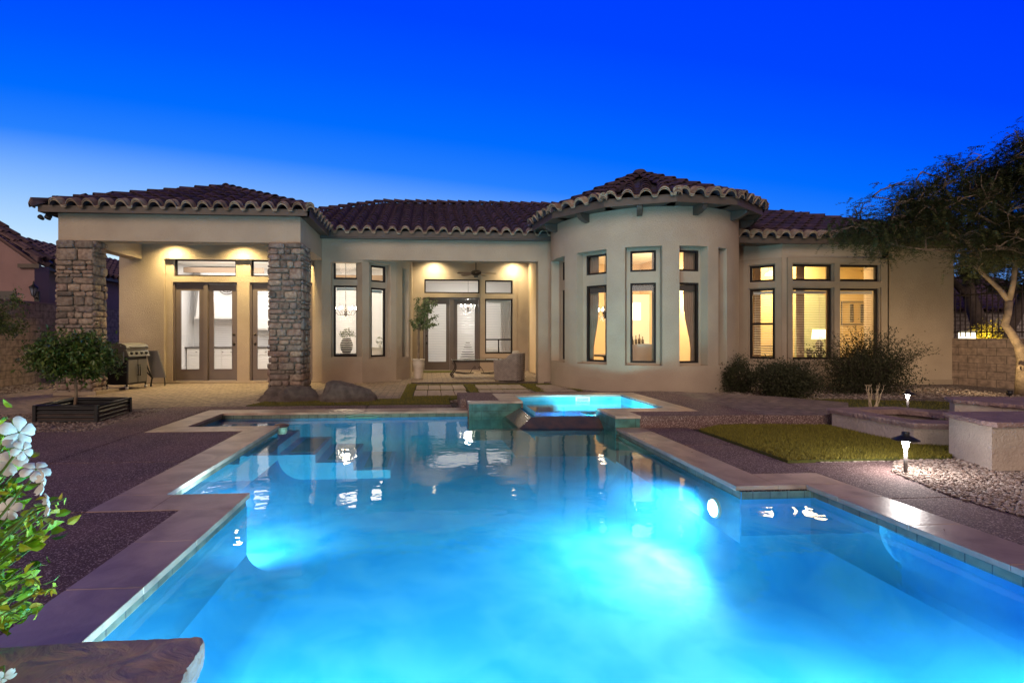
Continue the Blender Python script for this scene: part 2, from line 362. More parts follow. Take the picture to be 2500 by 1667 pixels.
# travertine coping
cop = MB()
def cop_run(x0,y0,x1,y1,step,axis,z0=-.035,z1=.004,off=0):
    if axis == 'y':
        y = y0 + off
        cuts = [y0] + [c for c in np.arange(y, y1, step) if c > y0+.1 and c < y1-.1] + [y1]
        for a, b in zip(cuts[:-1], cuts[1:]): cop.bbox((x0,a+.0015,z0),(x1,b-.0015,z1),.003,0,rnd.random())
    else:
        x = x0 + off
        cuts = [x0] + [c for c in np.arange(x, x1, step) if c > x0+.1 and c < x1-.1] + [x1]
        for a, b in zip(cuts[:-1], cuts[1:]): cop.bbox((a+.0015,y0,z0),(b-.0015,y1,z1),.003,0,rnd.random())
cop_run(-1.845,.5,-1.46,3.96,.61,'y',off=.42)
cop_run(-2.515,3.96,-1.46,4.345,.75,'x',off=.45)
cop_run(-2.515,4.347,-2.13,7.183,.61,'y',off=.3)
cop_run(-3.805,7.185,-2.13,7.57,.75,'x',off=.6)
cop_run(-3.805,7.572,-3.42,8.848,.61,'y',off=.3)
cop_run(-3.805,8.85,.72,9.235,.61,'x',off=.3)
cop_run(2.66,4.25,3.045,7.07,.61,'y',off=.5)
cop_run(2.66,4.248-.0,2.662,4.25,.61,'x')
cop_run(3.047,4.25,3.68,4.615,.75,'x',off=.9)
cop_run(3.295,.5,3.68,4.248,.61,'y',off=.35)
cop_run(-1.46,.5,3.295,.9,.61,'x')
for a in [(-1.84,.5,-1.48,3.96),(-2.51,3.97,-1.48,4.33),(-2.51,4.35,-2.15,7.2),(-3.8,7.19,-2.15,7.55),(-3.8,7.57,-3.44,8.86),(-3.8,8.87,.72,9.23),(2.68,4.26,3.04,7.07),(3.05,4.26,3.67,4.61),(3.31,.5,3.67,4.24)]:
    cop.box((a[0],a[1],-.031),(a[2],a[3],-.003),1)
o = cop.build('pool_coping', [COPING, JOINT]); struct(o)

# pool shell
sh = MB(); F_ = -.78
IN = [(-1.49,.87),(-1.49,4.315),(-2.16,4.315),(-2.16,7.54),(-3.45,7.54),(-3.45,8.88),(2.69,8.88),(2.69,4.22),(3.325,4.22),(3.325,.87)]
for i in range(len(IN)):
    a, b = IN[i], IN[(i+1) % len(IN)]
    sh.face([(a[0],a[1],F_),(b[0],b[1],F_),(b[0],b[1],-.04),(a[0],a[1],-.04)])
for (x0,y0,x1,y1) in [(-1.49,.87,3.325,4.22),(-1.49,4.22,2.69,4.315),(-2.16,4.315,2.69,7.54),(-3.45,7.54,2.69,8.88)]:
    sh.face([(x0,y0,F_),(x1,y0,F_),(x1,y1,F_),(x0,y1,F_)])
sh.box((-3.45,7.54,F_),(-2.16,8.88,-.30)); sh.box((-2.16,7.56,F_),(-1.62,8.88,-.42)); sh.box((-1.62,7.56,F_),(-1.08,8.88,-.54)); sh.box((-1.08,7.56,F_),(-.54,8.88,-.66))
rings = []; cr = .36; NR = 9
for k in range(NR+1):
    an = math.pi/2*k/NR; d_ = cr*(1-math.cos(an)); z_ = F_+.003+cr*(1-math.sin(an)); rg = []
    for i, p in enumerate(IN):
        a, b = IN[i-1], IN[(i+1) % len(IN)]; off = [0,0]
        for (u0,u1) in ((a,p),(p,b)):
            l = math.hypot(u1[0]-u0[0],u1[1]-u0[1]); off[0] += (u1[1]-u0[1])/l*d_; off[1] += -(u1[0]-u0[0])/l*d_
        rg.append((p[0]+off[0],p[1]+off[1],z_))
    rings.append(rg)
n_ = len(IN); sh.mesh([v for r_ in rings for v in r_], [(k*n_+i,k*n_+(i+1)%n_,(k+1)*n_+(i+1)%n_,(k+1)*n_+i) for k in range(NR) for i in range(n_)], 0, .5, True)
struct(sh.build('pool_shell', PLASTER))
st = MB()
for x, z in ((-2.02,-.42),(-1.48,-.54),(-.94,-.66)): st.box((x,7.72,z-.01),(x+.34,8.74,z+.004))
struct(st.build('pool_step_inlay', mat('step_inlay',(.02,.18,.26),.6)))
tl = MB()
for i in range(len(IN)-1):
    a, b = IN[i], IN[i+1]
    if i == 5: b = (1.3, 8.88)
    if i == 6: a = (2.69, 7.07)
    dx, dy = b[0]-a[0], b[1]-a[1]; l = math.hypot(dx,dy); nx, ny = dy/l*.006, -dx/l*.006
    tl.face([(a[0]+nx,a[1]+ny,PZ-.012),(b[0]+nx,b[1]+ny,PZ-.012),(b[0]+nx,b[1]+ny,-.036),(a[0]+nx,a[1]+ny,-.036)], 0 if abs(dx) < abs(dy) else 1)
struct(tl.build('waterline_tile', [WTILE, WTILE_X]))

wt = MB()
wt.prism([(-1.48,.88),(3.318,.88),(3.318,4.228),(2.684,4.228),(2.684,8.872),(-3.442,8.872),(-3.442,7.548),(-2.152,7.548),(-2.152,4.323),(-1.48,4.323)], F_-.03, PZ)
WATER = water_mat('pool_water', (.80,.94,1.0), .22, 2.6, ((.05,.46,1.0), .24, (.03,.44,1.0)))
struct(wt.build('pool_water', WATER))

lt = MB(); rl = random.Random(4)
for k in range(46):
    x_, y_ = rl.choice([(rl.uniform(-3.5,-1.9),rl.uniform(2.4,3.9)),(rl.uniform(3.35,4.2),rl.uniform(2.8,4.6)),(rl.uniform(-4.5,-2.7),rl.uniform(4.5,7.1)),(rl.uniform(2.7,3.0),rl.uniform(4.7,6.9))]); a_ = rl.uniform(0,6.28); l_ = rl.uniform(.008,.018)
    dx, dy = math.cos(a_)*l_, math.sin(a_)*l_; lt.face([(x_-dx,y_-dy,.006),(x_+dy*.3,y_-dx*.3,.010),(x_+dx,y_+dy,.007),(x_-dy*.3,y_+dx*.3,.012)])
tag(lt.build('leaf_litter', mat('dry_leaf',(.05,.025,.015),.8)), 'tiny dry leaves lying on the deck and coping', 'leaf litter', kind='stuff')

# ------------------------------------------------ raised spa terrace
ra = MB()
for a in [(.60,9.24,.699,10.3),(.70,8.81,1.66,10.3),(1.66,9.67,3.74,10.3),(3.74,7.08,4.85,10.3),(2.66,7.08,3.74,7.82)]:
    ra.box((a[0],a[1],-.3),(a[2],a[3],RZ-.004))
struct(ra.build('spa_terrace', AGG))
rc = MB()
for a in [(1.27,8.78,1.655,10.0),(.70,8.78,1.268,8.93),(1.657,9.66,3.74,10.0),(3.742,7.50,4.10,10.0),(2.645,7.05,3.02,7.498),(2.645,7.5,3.74,7.84)]:
    rc.bbox((a[0],a[1],RZ-.035),(a[2],a[3],RZ+.004),.006)
struct(rc.build('spa_coping', COPING))
rf = MB()
rf.box((.72,8.80,-.5),(1.63,8.812,RZ-.036)); rf.box((2.652,7.072,-.5),(2.662,7.9,RZ-.036)); rf.box((2.654,7.07,-.09),(3.01,7.082,RZ-.036))
struct(rf.build('spa_wall_tile', SPATILE))
# spa basin
sp = MB(); SF = -.42
sp.face([(1.66,7.7,SF),(3.74,7.7,SF),(3.74,9.67,SF),(1.66,9.67,SF)])
sp.face([(1.655,9.665,SF),(3.745,9.665,SF),(3.745,9.665,.13),(1.655,9.665,.13)])
sp.face([(1.663,7.8,SF),(1.663,9.67,SF),(1.663,9.67,.13),(1.663,7.8,.13)])
sp.face([(3.737,7.8,SF),(3.737,9.67,SF),(3.737,9.67,.13),(3.737,7.8,.13)])
sp.face([(2.65,7.825,SF),(3.74,7.825,SF),(3.74,7.825,.13),(2.65,7.825,.13)])
sp.box((1.664,9.2,SF),(3.736,9.66,-.14)); sp.box((3.3,7.83,SF),(3.736,9.2,-.14))
struct(sp.build('spa_basin', SPAPL))
dm = MB()
C1 = [(1.60,8.80),(1.60,7.80),(2.655,7.76)]; C0 = [(1.30,8.80),(1.33,7.58),(2.655,7.52)]; CI = [(1.69,8.80),(1.69,7.90),(2.655,7.87)]
for i in range(2):
    dm.face([(*C0[i],-.5),(*C0[i+1],-.5),(*C0[i+1],-.12),(*C0[i],-.12)], 0)
    dm.face([(*C0[i],-.12),(*C0[i+1],-.12),(*C1[i+1],.05),(*C1[i],.05)], 0)
    dm.face([(*C1[i],.05),(*C1[i+1],.05),(*CI[i+1],.05),(*CI[i],.05)], 1)
    dm.face([(*CI[i],.05),(*CI[i+1],.05),(*CI[i+1],-.42),(*CI[i],-.42)], 1)
struct(dm.build('spillway', [DAMTILE, SPAPL]))
sw = MB(); z = .056
sw.face([(1.598,7.80,z),(2.65,7.76,z),(2.65,7.83,z),(3.736,7.83,z),(3.736,9.664,z),(1.598,9.664,z)])
struct(sw.build('spa_water', water_mat('spa_water', (.42,.92,.90), .12, 6)))
# skimmer grille on the spa wall
sk = empty('skimmer_faceplate', 'white rectangular skimmer faceplate on the back wall of the spa', 'skimmer', (2.98,9.655,.085))
a = MB(); a.box((-.14,-.006,-.045),(.14,.006,.045)); a.build('faceplate', WHITE, sk)
a = MB()
for k in range(3): a.box((-.11,-.011,-.03+.02*k),(.11,-.0065,-.02+.02*k))
a.build('slot', DARK, sk)
# pool return mouth (arched skimmer opening) in far wall
so_ = empty('skimmer_mouth', 'teal arched skimmer opening in the far pool wall just above the water', 'skimmer', (-1.1,8.868,-.09))
a = MB(); a.tube([(-.30+.6*k/12, -.012, .012+.032*math.sin(math.pi*k/12)) for k in range(13)], .010, 6); a.build('rim', mat('skimmer_rim',(.20,.42,.36),.4), so_)
a = MB(); a.box((-.24,-.02,-.02),(.24,-.002,.008)); a.build('flap', mat('skimmer_flap',(.10,.30,.27),.4), so_)

# pool lights
def pool_light(name, label, loc, rz, power, lens=LENS, r=.10, tilt=0):
    e = empty(name, label, 'pool light', loc, rz, None)
    a = MB(); M = Matrix.Rotation(R(-90), 4, 'Y')
    a.lathe([(r*1.25,0),(r*1.25,.014),(r,.018)], n=24, M=M); a.build('rim_ring', WHITE, e)
    a = MB(); a.lathe([(r*.98,.010),(r*.95,.022),(r*.6,.038),(r*.2,.046)], n=24, M=M); a.build('lens', lens, e)
    lamp('pool_lamp', 'SPOT', (-.16,0,0), power, (.60,.86,1.0), e, .07, rot=(0,R(75+tilt),0), spot=R(165))
    return e
pool_light('pool_light', 'glowing round underwater light in the right wall of the pool', (2.685,4.62,-.31), 0, 620, r=.075, tilt=10)
pool_light('pool_light', 'added unseen underwater light low in the near end wall of the pool', (-.75,.872,-.36), R(-90), 2150, tilt=6)  # added out of view to brighten the near half of the pool
pool_light('pool_light', 'added unseen underwater light in the right side wall of the pool close to its near end', (3.315,1.7,-.38), 0, 1500, tilt=4)  # added beyond the frame to light the near floor and left wall
pool_light('pool_light', 'added hidden underwater light on the wall step beside the shallow alcove of the pool', (-1.80,4.33,-.30), R(-90), 330, r=.08, tilt=20)  # added on a wall facing away, brightens the far end
pool_light('spa_light', 'added hidden underwater light beside the spillway inside the raised spa', (1.70,8.25,-.16), R(180), 260, r=.07, tilt=-12)  # added with its lens hidden, brightens the spa floor by the spillway
e = pool_light('spa_light', 'added hidden underwater light on the near wall of the raised spa below its coping', (2.95,7.845,-.10), R(-90), 400, r=.08, tilt=36)  # added with its lens hidden, throws teal light onto the tower

# patio paving
pv = MB()
pv.prism([(-9.3,8.7),(-6.9,9.05),(-4.62,9.72),(-3.0,9.72),(-3.4,10.62),(-.58,10.62),(-.45,13.6),(-.45,14.4),(6.2,14.4),(6.2,19.2),(-9.3,19.2)],-.3,-.002)
struct(pv.build('patio_paving', PAVER))
fl = MB()
for x0, x1, y0, y1 in [(-.28,.95,12.35,13.45),(-.30,.92,11.1,12.2),(1.25,2.45,12.35,13.45),(1.2,2.4,11.1,12.2),(2.85,3.9,12.35,13.35),(2.7,3.5,11.1,12.2)]:
    n = 4
    for i in range(n):
        for j in range(n):
            a_, b_ = x0+(x1-x0)*i/n, y0+(y1-y0)*j/n
            fl.bbox((a_+.006,b_+.006,-.03),(a_+(x1-x0)/n-.006,b_+(y1-y0)/n-.006,.012),.008)
struct(fl.build('stepping_pavers', FLAG))
pr = MB()
pr.prism([(4.86,7.08),(5.7,7.0),(6.6,7.6),(7.2,8.3),(6.6,9.2),(5.4,10.0),(4.86,10.3)],-.3,RZ-.006,0,.5,1)
struct(pr.build('paver_terrace', [AGG,PAVER2]))
gb = MB()
gb.prism([(4.86,10.31),(5.4,10.02),(6.6,9.22),(7.22,8.3),(6.62,7.58),(5.72,6.96),(4.0,5.02),(4.92,5.0),(4.43,4.57),(4.25,3.85),(4.28,3.39),(4.35,1.5),(4.6,-2),(30,-2),(30,16),(3.3,16),(3.3,13.4),(.46,10.31)],-.3,.004)
gb.prism([(-9.6,7.31),(-4.64,7.31),(-4.64,9.70),(-6.9,9.03),(-9.31,8.68),(-9.31,19),(-12,19),(-12,7.31)],-.3,-.006)
struct(gb.build('gravel_bed', GRAVEL))

# turf: base sheets plus blades
def in_poly(x, y, P):
    c = False; j = len(P)-1
    for i in range(len(P)):
        if (P[i][1] > y) != (P[j][1] > y) and x < (P[j][0]-P[i][0])*(y-P[i][1])/(P[j][1]-P[i][1])+P[i][0]: c = not c
        j = i
    return c
def turf(name, polys, z, n, h, label):
    mb = MB()
    for P in polys: mb.prism(P, -.04, z, 0)
    tot = 0
    for P in polys:
        xs_ = [p[0] for p in P]; ys_ = [p[1] for p in P]
        A = abs(sum(P[i][0]*P[(i+1)%len(P)][1]-P[(i+1)%len(P)][0]*P[i][1] for i in range(len(P))))/2
        k = int(n*A); c = 0
        while c < k:
            x = rnd.uniform(min(xs_),max(xs_)); y = rnd.uniform(min(ys_),max(ys_))
            if not in_poly(x,y,P): continue
            c += 1; a = rnd.uniform(0,6.28); hh = h*rnd.uniform(.5,1.2); w = .004
            dx, dy = math.cos(a)*w, math.sin(a)*w; lx, ly = rnd.gauss(0,h*.4), rnd.gauss(0,h*.4)
            mb.face([(x-dx,y-dy,z-.002),(x+dx,y+dy,z-.002),(x+lx,y+ly,z+hh)], 1, rnd.random())
    o = mb.build(name, [TURF, BLADE]); tag(o, label, 'grass', kind='stuff'); return o
turf('lawn_grass', [[(3.70,5.02),(5.50,5.02),(6.10,5.50),(5.70,5.62),(5.70,6.95),(4.9,7.05),(4.2,7.06),(3.70,6.75)]], .022, 9500, .030, 'square of short yellow green grass lit by the path light')
turf('strip_grass', [[(-3.36,9.76),(.44,9.76),(.44,10.60),(-3.1,10.60)],[(-.56,10.62),(-.32,10.62),(-.30,13.9),(-.52,13.9)],[(-.30,13.47),(3.3,13.47),(3.3,13.72),(-.30,13.72)],[(.98,10.32),(1.18,10.32),(1.22,13.45),(.98,13.45)],
     [(2.5,10.32),(2.68,10.32),(2.82,13.45),(2.48,13.45)],[(3.5,10.8),(3.72,10.8),(3.3,13.4),(3.9,13.4)][::1],[(-.3,12.21),(.96,12.21),(.96,12.34),(-.3,12.34)],[(1.22,12.21),(2.46,12.21),(2.46,12.34),(1.22,12.34)],[(-.3,10.62),(.96,10.62),(.96,11.08),(-.3,11.08)]], .008, 2600, .022, 'olive green grass strips between the stepping pavers and boulders')
turf('far_grass', [[(5.6,9.9),(7.5,8.6),(9.5,8.4),(10.5,9.3),(8.0,10.0)]], .012, 700, .03, 'dark grass patch behind the low planter box')

# loose pebbles
pb = MB()
def pebble(mb, x, y, z, r, t):
    c = []
    ang = rnd.uniform(0,3.14); ca, sa = math.cos(ang), math.sin(ang); sx, sy, sz = r*rnd.uniform(.8,1.4), r*rnd.uniform(.6,1), r*rnd.uniform(.4,.75)
    for zz, rr in ((-.6,.7),(.1,1.0),(.75,.6)):
        for k in range(5):
            an = 2*math.pi*k/5+zz; q = rr*rnd.uniform(.8,1.15); px, py = math.cos(an)*q*sx, math.sin(an)*q*sy
            c.append((x+px*ca-py*sa, y+px*sa+py*ca, z+zz*sz+rnd.uniform(-.1,.1)*r))
    f = [(i*5+k, i*5+(k+1)%5, i*5+5+(k+1)%5, i*5+5+k) for i in range(2) for k in range(5)] + [tuple(range(10,15))]
    mb.mesh(c, f, 0, t)
GP = [(4.85,5.0),(4.40,4.57),(4.22,3.85),(4.26,3.3),(4.5,2.2),(6.0,2.2),(6.6,4.4),(5.42,4.5),(5.62,5.1),(5.5,5.0)]
c = 0
while c < 9500:
    x, y = rnd.uniform(4.2,6.6), rnd.uniform(2.2,5.05)
    if in_poly(x,y,GP): pebble(pb, x, y, .012, rnd.uniform(.006,.019), rnd.random()); c += 1
for k in range(3000):
    x, y = rnd.uniform(-7.6,-4.66), rnd.uniform(7.33,9.2)
    if y < 9.66-(-4.64-x)*.29: pebble(pb, x, y, .0, rnd.uniform(.010,.024), rnd.random()*.6)
for k in range(2600):
    x, y = rnd.uniform(6.2,13), rnd.uniform(9.9,12)
    pebble(pb, x, y, .01, rnd.uniform(.015,.03), rnd.random()*.7)
for k in range(900):
    pebble(pb, rnd.uniform(-10.7,-9.4), rnd.uniform(11.5,16), .0, rnd.uniform(.02,.04), rnd.random()*.7)
tag(pb.build('gravel', PEBBLE), 'loose pale gravel stones around the path light and planters', 'gravel', kind='stuff')

# ================================================================== HOUSE
house = empty('house', 'single storey beige stucco house with clay tile roof, round tower and stone pillars', 'house', (0,14,0))
HO = Vector((0,14,0))
def hb(mb, name, mats, parent=house):
    """link a part under the house; vertices are given in world coordinates"""
    mb.v = [(x-HO.x, y-HO.y, z-HO.z) for x,y,z in mb.v]
    return mb.build(name, mats, parent)

def wall(o, u, L, z0, z1, th, holes, mb=None, back=True, m=0):
    """vertical wall: origin o (x,y), unit dir u, outward normal = (u.y,-u.x); holes (a,b,z0,z1)"""
    mb = mb or MB(); n = (u[1], -u[0])
    us = sorted({0, L} | {h[0] for h in holes} | {h[1] for h in holes}); zs = sorted({z0, z1} | {h[2] for h in holes} | {h[3] for h in holes})
    P = lambda a, z, d: (o[0]+u[0]*a-n[0]*d, o[1]+u[1]*a-n[1]*d, z)
    for i in range(len(us)-1):
        for j in range(len(zs)-1):
            ca, cz = (us[i]+us[i+1])/2, (zs[j]+zs[j+1])/2
            if any(h[0] < ca < h[1] and h[2] < cz < h[3] for h in holes): continue
            mb.face([P(us[i],zs[j],0),P(us[i+1],zs[j],0),P(us[i+1],zs[j+1],0),P(us[i],zs[j+1],0)], m)
            if back: mb.face([P(us[i],zs[j],th),P(us[i],zs[j+1],th),P(us[i+1],zs[j+1],th),P(us[i+1],zs[j],th)], m)
    for a, b, c, d in holes:
        mb.face([P(a,c,0),P(a,d,0),P(a,d,th),P(a,c,th)], m); mb.face([P(b,c,0),P(b,c,th),P(b,d,th),P(b,d,0)], m)
        mb.face([P(a,d,0),P(b,d,0),P(b,d,th),P(a,d,th)], m); mb.face([P(a,c,0),P(a,c,th),P(b,c,th),P(b,c,0)], m)
    for e in (0, L): mb.face([P(e,z0,0),P(e,z1,0),P(e,z1,th),P(e,z0,th)], m)
    mb.face([P(0,z1,0),P(L,z1,0),P(L,z1,th),P(0,z1,th)], m); mb.face([P(0,z0,0),P(0,z0,th),P(L,z0,th),P(L,z0,0)], m)
    return mb
NW = [0]
def window(o, u, a, b, z0, z1, dep, blind=None, rail=None, split=None, fw=.05, hood=False, lower=None):
    """window set 'dep' behind the wall face. blind: (tilt, bottom z)"""
    n = (u[1], -u[0])
    def M(x, d, z): return (o[0]+u[0]*x-n[0]*(dep+d), o[1]+u[1]*x-n[1]*(dep+d), z)
    def bx(mb, x0, x1, zz0, zz1, d0, d1, mi=0, t=.5):
        vs = [M(x0,d0,zz0),M(x1,d0,zz0),M(x1,d1,zz0),M(x0,d1,zz0),M(x0,d0,zz1),M(x1,d0,zz1),M(x1,d1,zz1),M(x0,d1,zz1)]
        mb.mesh(vs, [(0,3,2,1),(4,5,6,7),(0,1,5,4),(1,2,6,5),(2,3,7,6),(3,0,4,7)], mi, t)
    f = MB(); d = .06
    bx(f,a,b,z0,z0+fw,0,d); bx(f,a,b,z1-fw,z1,0,d); bx(f,a,a+fw,z0+fw,z1-fw,0,d); bx(f,b-fw,b,z0+fw,z1-fw,0,d)
    if rail: bx(f,a+fw,b-fw,rail-.025,rail+.025,0,d-.01)
    if split: bx(f,(a+b)/2-.022,(a+b)/2+.022,z0+fw,(rail or z1)-.025,.003,d-.013)
    w = hb(f, 'window', FRAME)
    p = MB(); p.face([M(a+fw,.03,z0+fw),M(b-fw,.03,z0+fw),M(b-fw,.03,z1-fw),M(a+fw,.03,z1-fw)])
    g = hb(p, 'pane', GLASS); g.parent = w
    if blind:
        tilt, zb = blind; s = MB(); z = z1-fw-.10
        bx(s,a+fw+.01,b-fw-.01,z1-fw-.08,z1-fw-.005,.085,.14)
        while z > max(zb, z0+fw+.02):
            h = .022*math.sin(tilt); c = .022*math.cos(tilt)
            s.face([M(a+fw+.012,.11-c,z-h),M(b-fw-.012,.11-c,z-h),M(b-fw-.012,.11+c,z+h),M(a+fw+.012,.11+c,z+h)]); z -= .062
        for q in (.2,.8):
            x = a+(b-a)*q; bx(s,x-.003,x+.003,z+.03,z1-fw-.08,.107,.110)
        g = hb(s, 'blind', BLIND); g.parent = w
    if hood:
        s = MB(); bx(s,a+fw,b-fw,z1-fw-.13,z1-fw,.07,.12); g = hb(s, 'roller_shade', DARK); g.parent = w
    NW[0] += 1
    return w
def door_leaf(o, u, a, b, z0, z1, dep, handle=None, tilt=.10):
    n = (u[1], -u[0])
    def M(x, d, z): return (o[0]+u[0]*x-n[0]*(dep+d), o[1]+u[1]*x-n[1]*(dep+d), z)
    def bx(mb, x0, x1, zz0, zz1, d0, d1, mi=0):
        vs = [M(x0,d0,zz0),M(x1,d0,zz0),M(x1,d1,zz0),M(x0,d1,zz0),M(x0,d0,zz1),M(x1,d0,zz1),M(x1,d1,zz1),M(x0,d1,zz1)]
        mb.mesh(vs, [(0,3,2,1),(4,5,6,7),(0,1,5,4),(1,2,6,5),(2,3,7,6),(3,0,4,7)], mi)
    f = MB(); s = .115; bt = .29; tp = .16; W_ = b-a
    bx(f,a,b,z0,z0+bt,0,.05); bx(f,a,b,z1-tp,z1,0,.05); bx(f,a,a+s,z0+bt,z1-tp,0,.05); bx(f,b-s,b,z0+bt,z1-tp,0,.05)
    for (x0,x1,q0,q1) in ((a+s,b-s,z0+bt,z0+bt+.02),(a+s,b-s,z1-tp-.02,z1-tp),(a+s,a+s+.02,z0+bt+.02,z1-tp-.02),(b-s-.02,b-s,z0+bt+.02,z1-tp-.02)): bx(f,x0,x1,q0,q1,-.008,.04)
    w = hb(f, 'door', DOORM)
    p = MB(); p.face([M(a+s+.02,.025,z0+bt+.02),M(b-s-.02,.025,z0+bt+.02),M(b-s-.02,.025,z1-tp-.02),M(a+s+.02,.025,z1-tp-.02)])
    g = hb(p, 'pane', GLASS); g.parent = w
    q = MB(); z = z1-tp-.05
    while z > z0+bt+.03:
        h = .02*math.sin(tilt); c = .02*math.cos(tilt)
        q.face([M(a+s+.025,.07-c,z-h),M(b-s-.025,.07-c,z-h),M(b-s-.025,.07+c,z+h),M(a+s+.025,.07+c,z+h)]); z -= .062
    g = hb(q, 'blind', BLIND); g.parent = w
    if handle is not None:
        k = MB(); x = a+.08 if handle == 'l' else b-.08
        for zz, r, nm in ((z0+1.28,.03,'lock'),(z0+1.02,.032,'handle')):
            k = MB(); k.lathe([(r*1.1,0),(r*1.1,.008),(r*.3,.012),(r*.35,.035),(r*.95,.05),(r*.8,.068),(.003,.072)], n=12, M=Matrix.Translation(Vector(M(x,0,zz)))@Matrix.Rotation(R(90),4,'X'))
            if nm == 'handle': bx(k,x-.02,x+.02,z0+.96,z0+1.06,-.006,-.0005)
            g = hb(k, nm, IRON); g.parent = w
    return w

U = (1,0)
# ---- left wing: covered porch
LX0, LX1, LY = -8.15, -2.89, 11.93
BH = 3.42; TH = 4.02
mb = wall((LX0,LY),U,LX1-LX0,BH,TH,.35,[])
wall((LX0+.35,LY+.35),(0,1),2.35,BH-.02,TH,.35,[],mb)   # left beam (normal +x side)
hb(mb,'porch_beam',STUCCO)
mb = wall((LX1-.35,LY+.35),(0,1),2.4,BH,TH,.35,[])
mb.v = [(x+.35,y,z) for x,y,z in mb.v]
hb(mb,'porch_beam',STUCCO)
# ceiling of both porches
mb = MB(); mb.box((LX0+.02,LY+.36,3.93),(LX1-.02,14.60,3.97)); mb.prism([(-2.88,14.62),(3.9,14.62),(3.9,19.1),(-.70,19.1),(-.70,16.0),(-2.88,16.0)],4.20,4.24); hb(mb,'porch_ceiling',STUCCO)
# door wall of the left porch: thick wall with a shallow niche
DWY = 14.60
nx0 = onY(400,700,DWY)[0]; nx1 = onY(768,700,DWY)[0]
wx0 = onY(290.9,700,DWY)[0]
nz = 3.42
mb = wall((wx0,DWY),U,LX1-.0-wx0,-.05,3.98,.12,[(nx0-wx0,nx1-wx0,.02,nz)])
hb(mb,'wall',STUCCO)
DY = DWY+.12
def X(px, Y): return onY(px, 800, Y)[0]
d1a, d1b = X(421,DY), X(579,DY); d2a, d2b = X(609,DY), X(763,DY)
t1a, t1b = X(424.5,DY), X(576,DY); t2a, t2b = X(612,DY), X(760,DY)
DT = 2.80; o_ = wx0
mb = wall((wx0,DY),U,LX1-wx0,-.05,3.98,.22,[(d1a-o_,d1b-o_,.05,DT),(d2a-o_,d2b-o_,.05,DT),(t1a-o_,t1b-o_,2.96,3.44),(t2a-o_,t2b-o_,2.96,3.44)])
hb(mb,'wall',STUCCO)
mb = MB()
mb.box((wx0,14.94,-.05),(wx0+.3,19.5,4.0)); hb(mb,'wall',STUCCO)
for a, b, hs in ((d1a,d1b,(None,'r')),(d2a,d2b,('l',None))):
    mid = (a+b)/2; f = MB()
    for x0, x1, z0, z1 in ((a,a+.045,.05,DT),(b-.045,b,.05,DT),(a+.045,b-.045,DT-.05,DT),(mid-.05,mid+.05,.05,DT-.05),(a,b,.0,.05)): f.box((x0,DY+.04,z0),(x1,DY+.16,z1))
    hb(f,'door_frame',DOORM)
    door_leaf((0,DY),U,a+.05,mid-.055,.06,DT-.055,.09,hs[0]); door_leaf((0,DY),U,mid+.055,b-.05,.06,DT-.055,.12,hs[1])
window((0,DY),U,t1a,t1b,2.96,3.44,.08,fw=.045); window((0,DY),U,t2a,t2b,2.96,3.44,.08,fw=.045)
mb = MB(); mb.box((wx0,14.52,-.05),(LX1+.0,14.598,.03)); hb(mb,'step_curb',STUCCO_TRIM)

# ---- stone pillars
def stone_face(mb, o, u, W_, z0, z1, rn):
    n = (u[1], -u[0]); z = z0
    P = lambda a, d, zz: (o[0]+u[0]*a+n[0]*d, o[1]+u[1]*a+n[1]*d, zz)
    def stone(a, b, c, d):
        g = .008; p = rn.uniform(.03,.065); ch = min(.030,(b-a)*.28,(d-c)*.28); t = rn.random()
        a += g; b -= g; c += g; d -= g
        j = lambda: rn.uniform(-.007,.007)
        out = [(a+ch,c),(b-ch,c),(b,c+ch),(b,d-ch),(b-ch,d),(a+ch,d),(a,d-ch),(a,c+ch)]
        out = [(x+j(),y+j()) for x,y in out]; cx_, cz_ = (a+b)/2, (c+d)/2
        vs = [P(x,0,y) for x,y in out] + [P(cx_+(x-cx_)*.97,p*.75,cz_+(y-cz_)*.96) for x,y in out] + [P(cx_+(x-cx_)*.86+j(),p+j(),cz_+(y-cz_)*.80) for x,y in out] + [P(cx_,p+.006+j(),cz_)]
        fs = [(k,(k+1)%8,8+(k+1)%8,8+k) for k in range(8)] + [(8+k,8+(k+1)%8,16+(k+1)%8,16+k) for k in range(8)] + [(16+k,16+(k+1)%8,24) for k in range(8)]
        mb.mesh(vs, fs, 0, t, True)
    while z < z1-.02:
        h = rn.choice([.08,.11,.14,.17,.21,.27]); h = min(h, z1-z)
        if z1-z-h < .07: h = z1-z
        x = -.02
        while x < W_+.02-.01:
            w = rn.uniform(.8,2.4)*h if h > .15 else rn.uniform(.14,.38)
            w = min(max(w,.13),.46, W_+.02-x)
            if W_+.02-x-w < .09: w = W_+.02-x
            if h > .18 and rn.random() < .45 and w < .34:
                q = h*rn.uniform(.38,.6); stone(x,x+w,z,z+q); stone(x,x+w,z+q,z+h)
            elif h > .18 and w > .34 and rn.random() < .5:
                q = h*rn.uniform(.4,.6); v = w*rn.uniform(.35,.65); stone(x,x+v,z,z+q); stone(x+v,x+w,z,z+q); stone(x,x+w,z+q,z+h)
            else: stone(x,x+w,z,z+h)
            x += w
        z += h
def pillar(x0, x1, y0, y1, z1, seed):
    rn = random.Random(seed); mb = MB()
    mb.box((x0+.02,y0+.02,-.1),(x1-.02,y1-.02,z1), 1)
    stone_face(mb,(x0,y0),(1,0),x1-x0,.0,z1,rn); stone_face(mb,(x1,y0),(0,1),y1-y0,.0,z1,rn)
    stone_face(mb,(x1,y1),(-1,0),x1-x0,.0,z1,rn); stone_face(mb,(x0,y1),(0,-1),y1-y0,.0,z1,rn)
    return hb(mb,'pillar',[STONE,MORTAR])
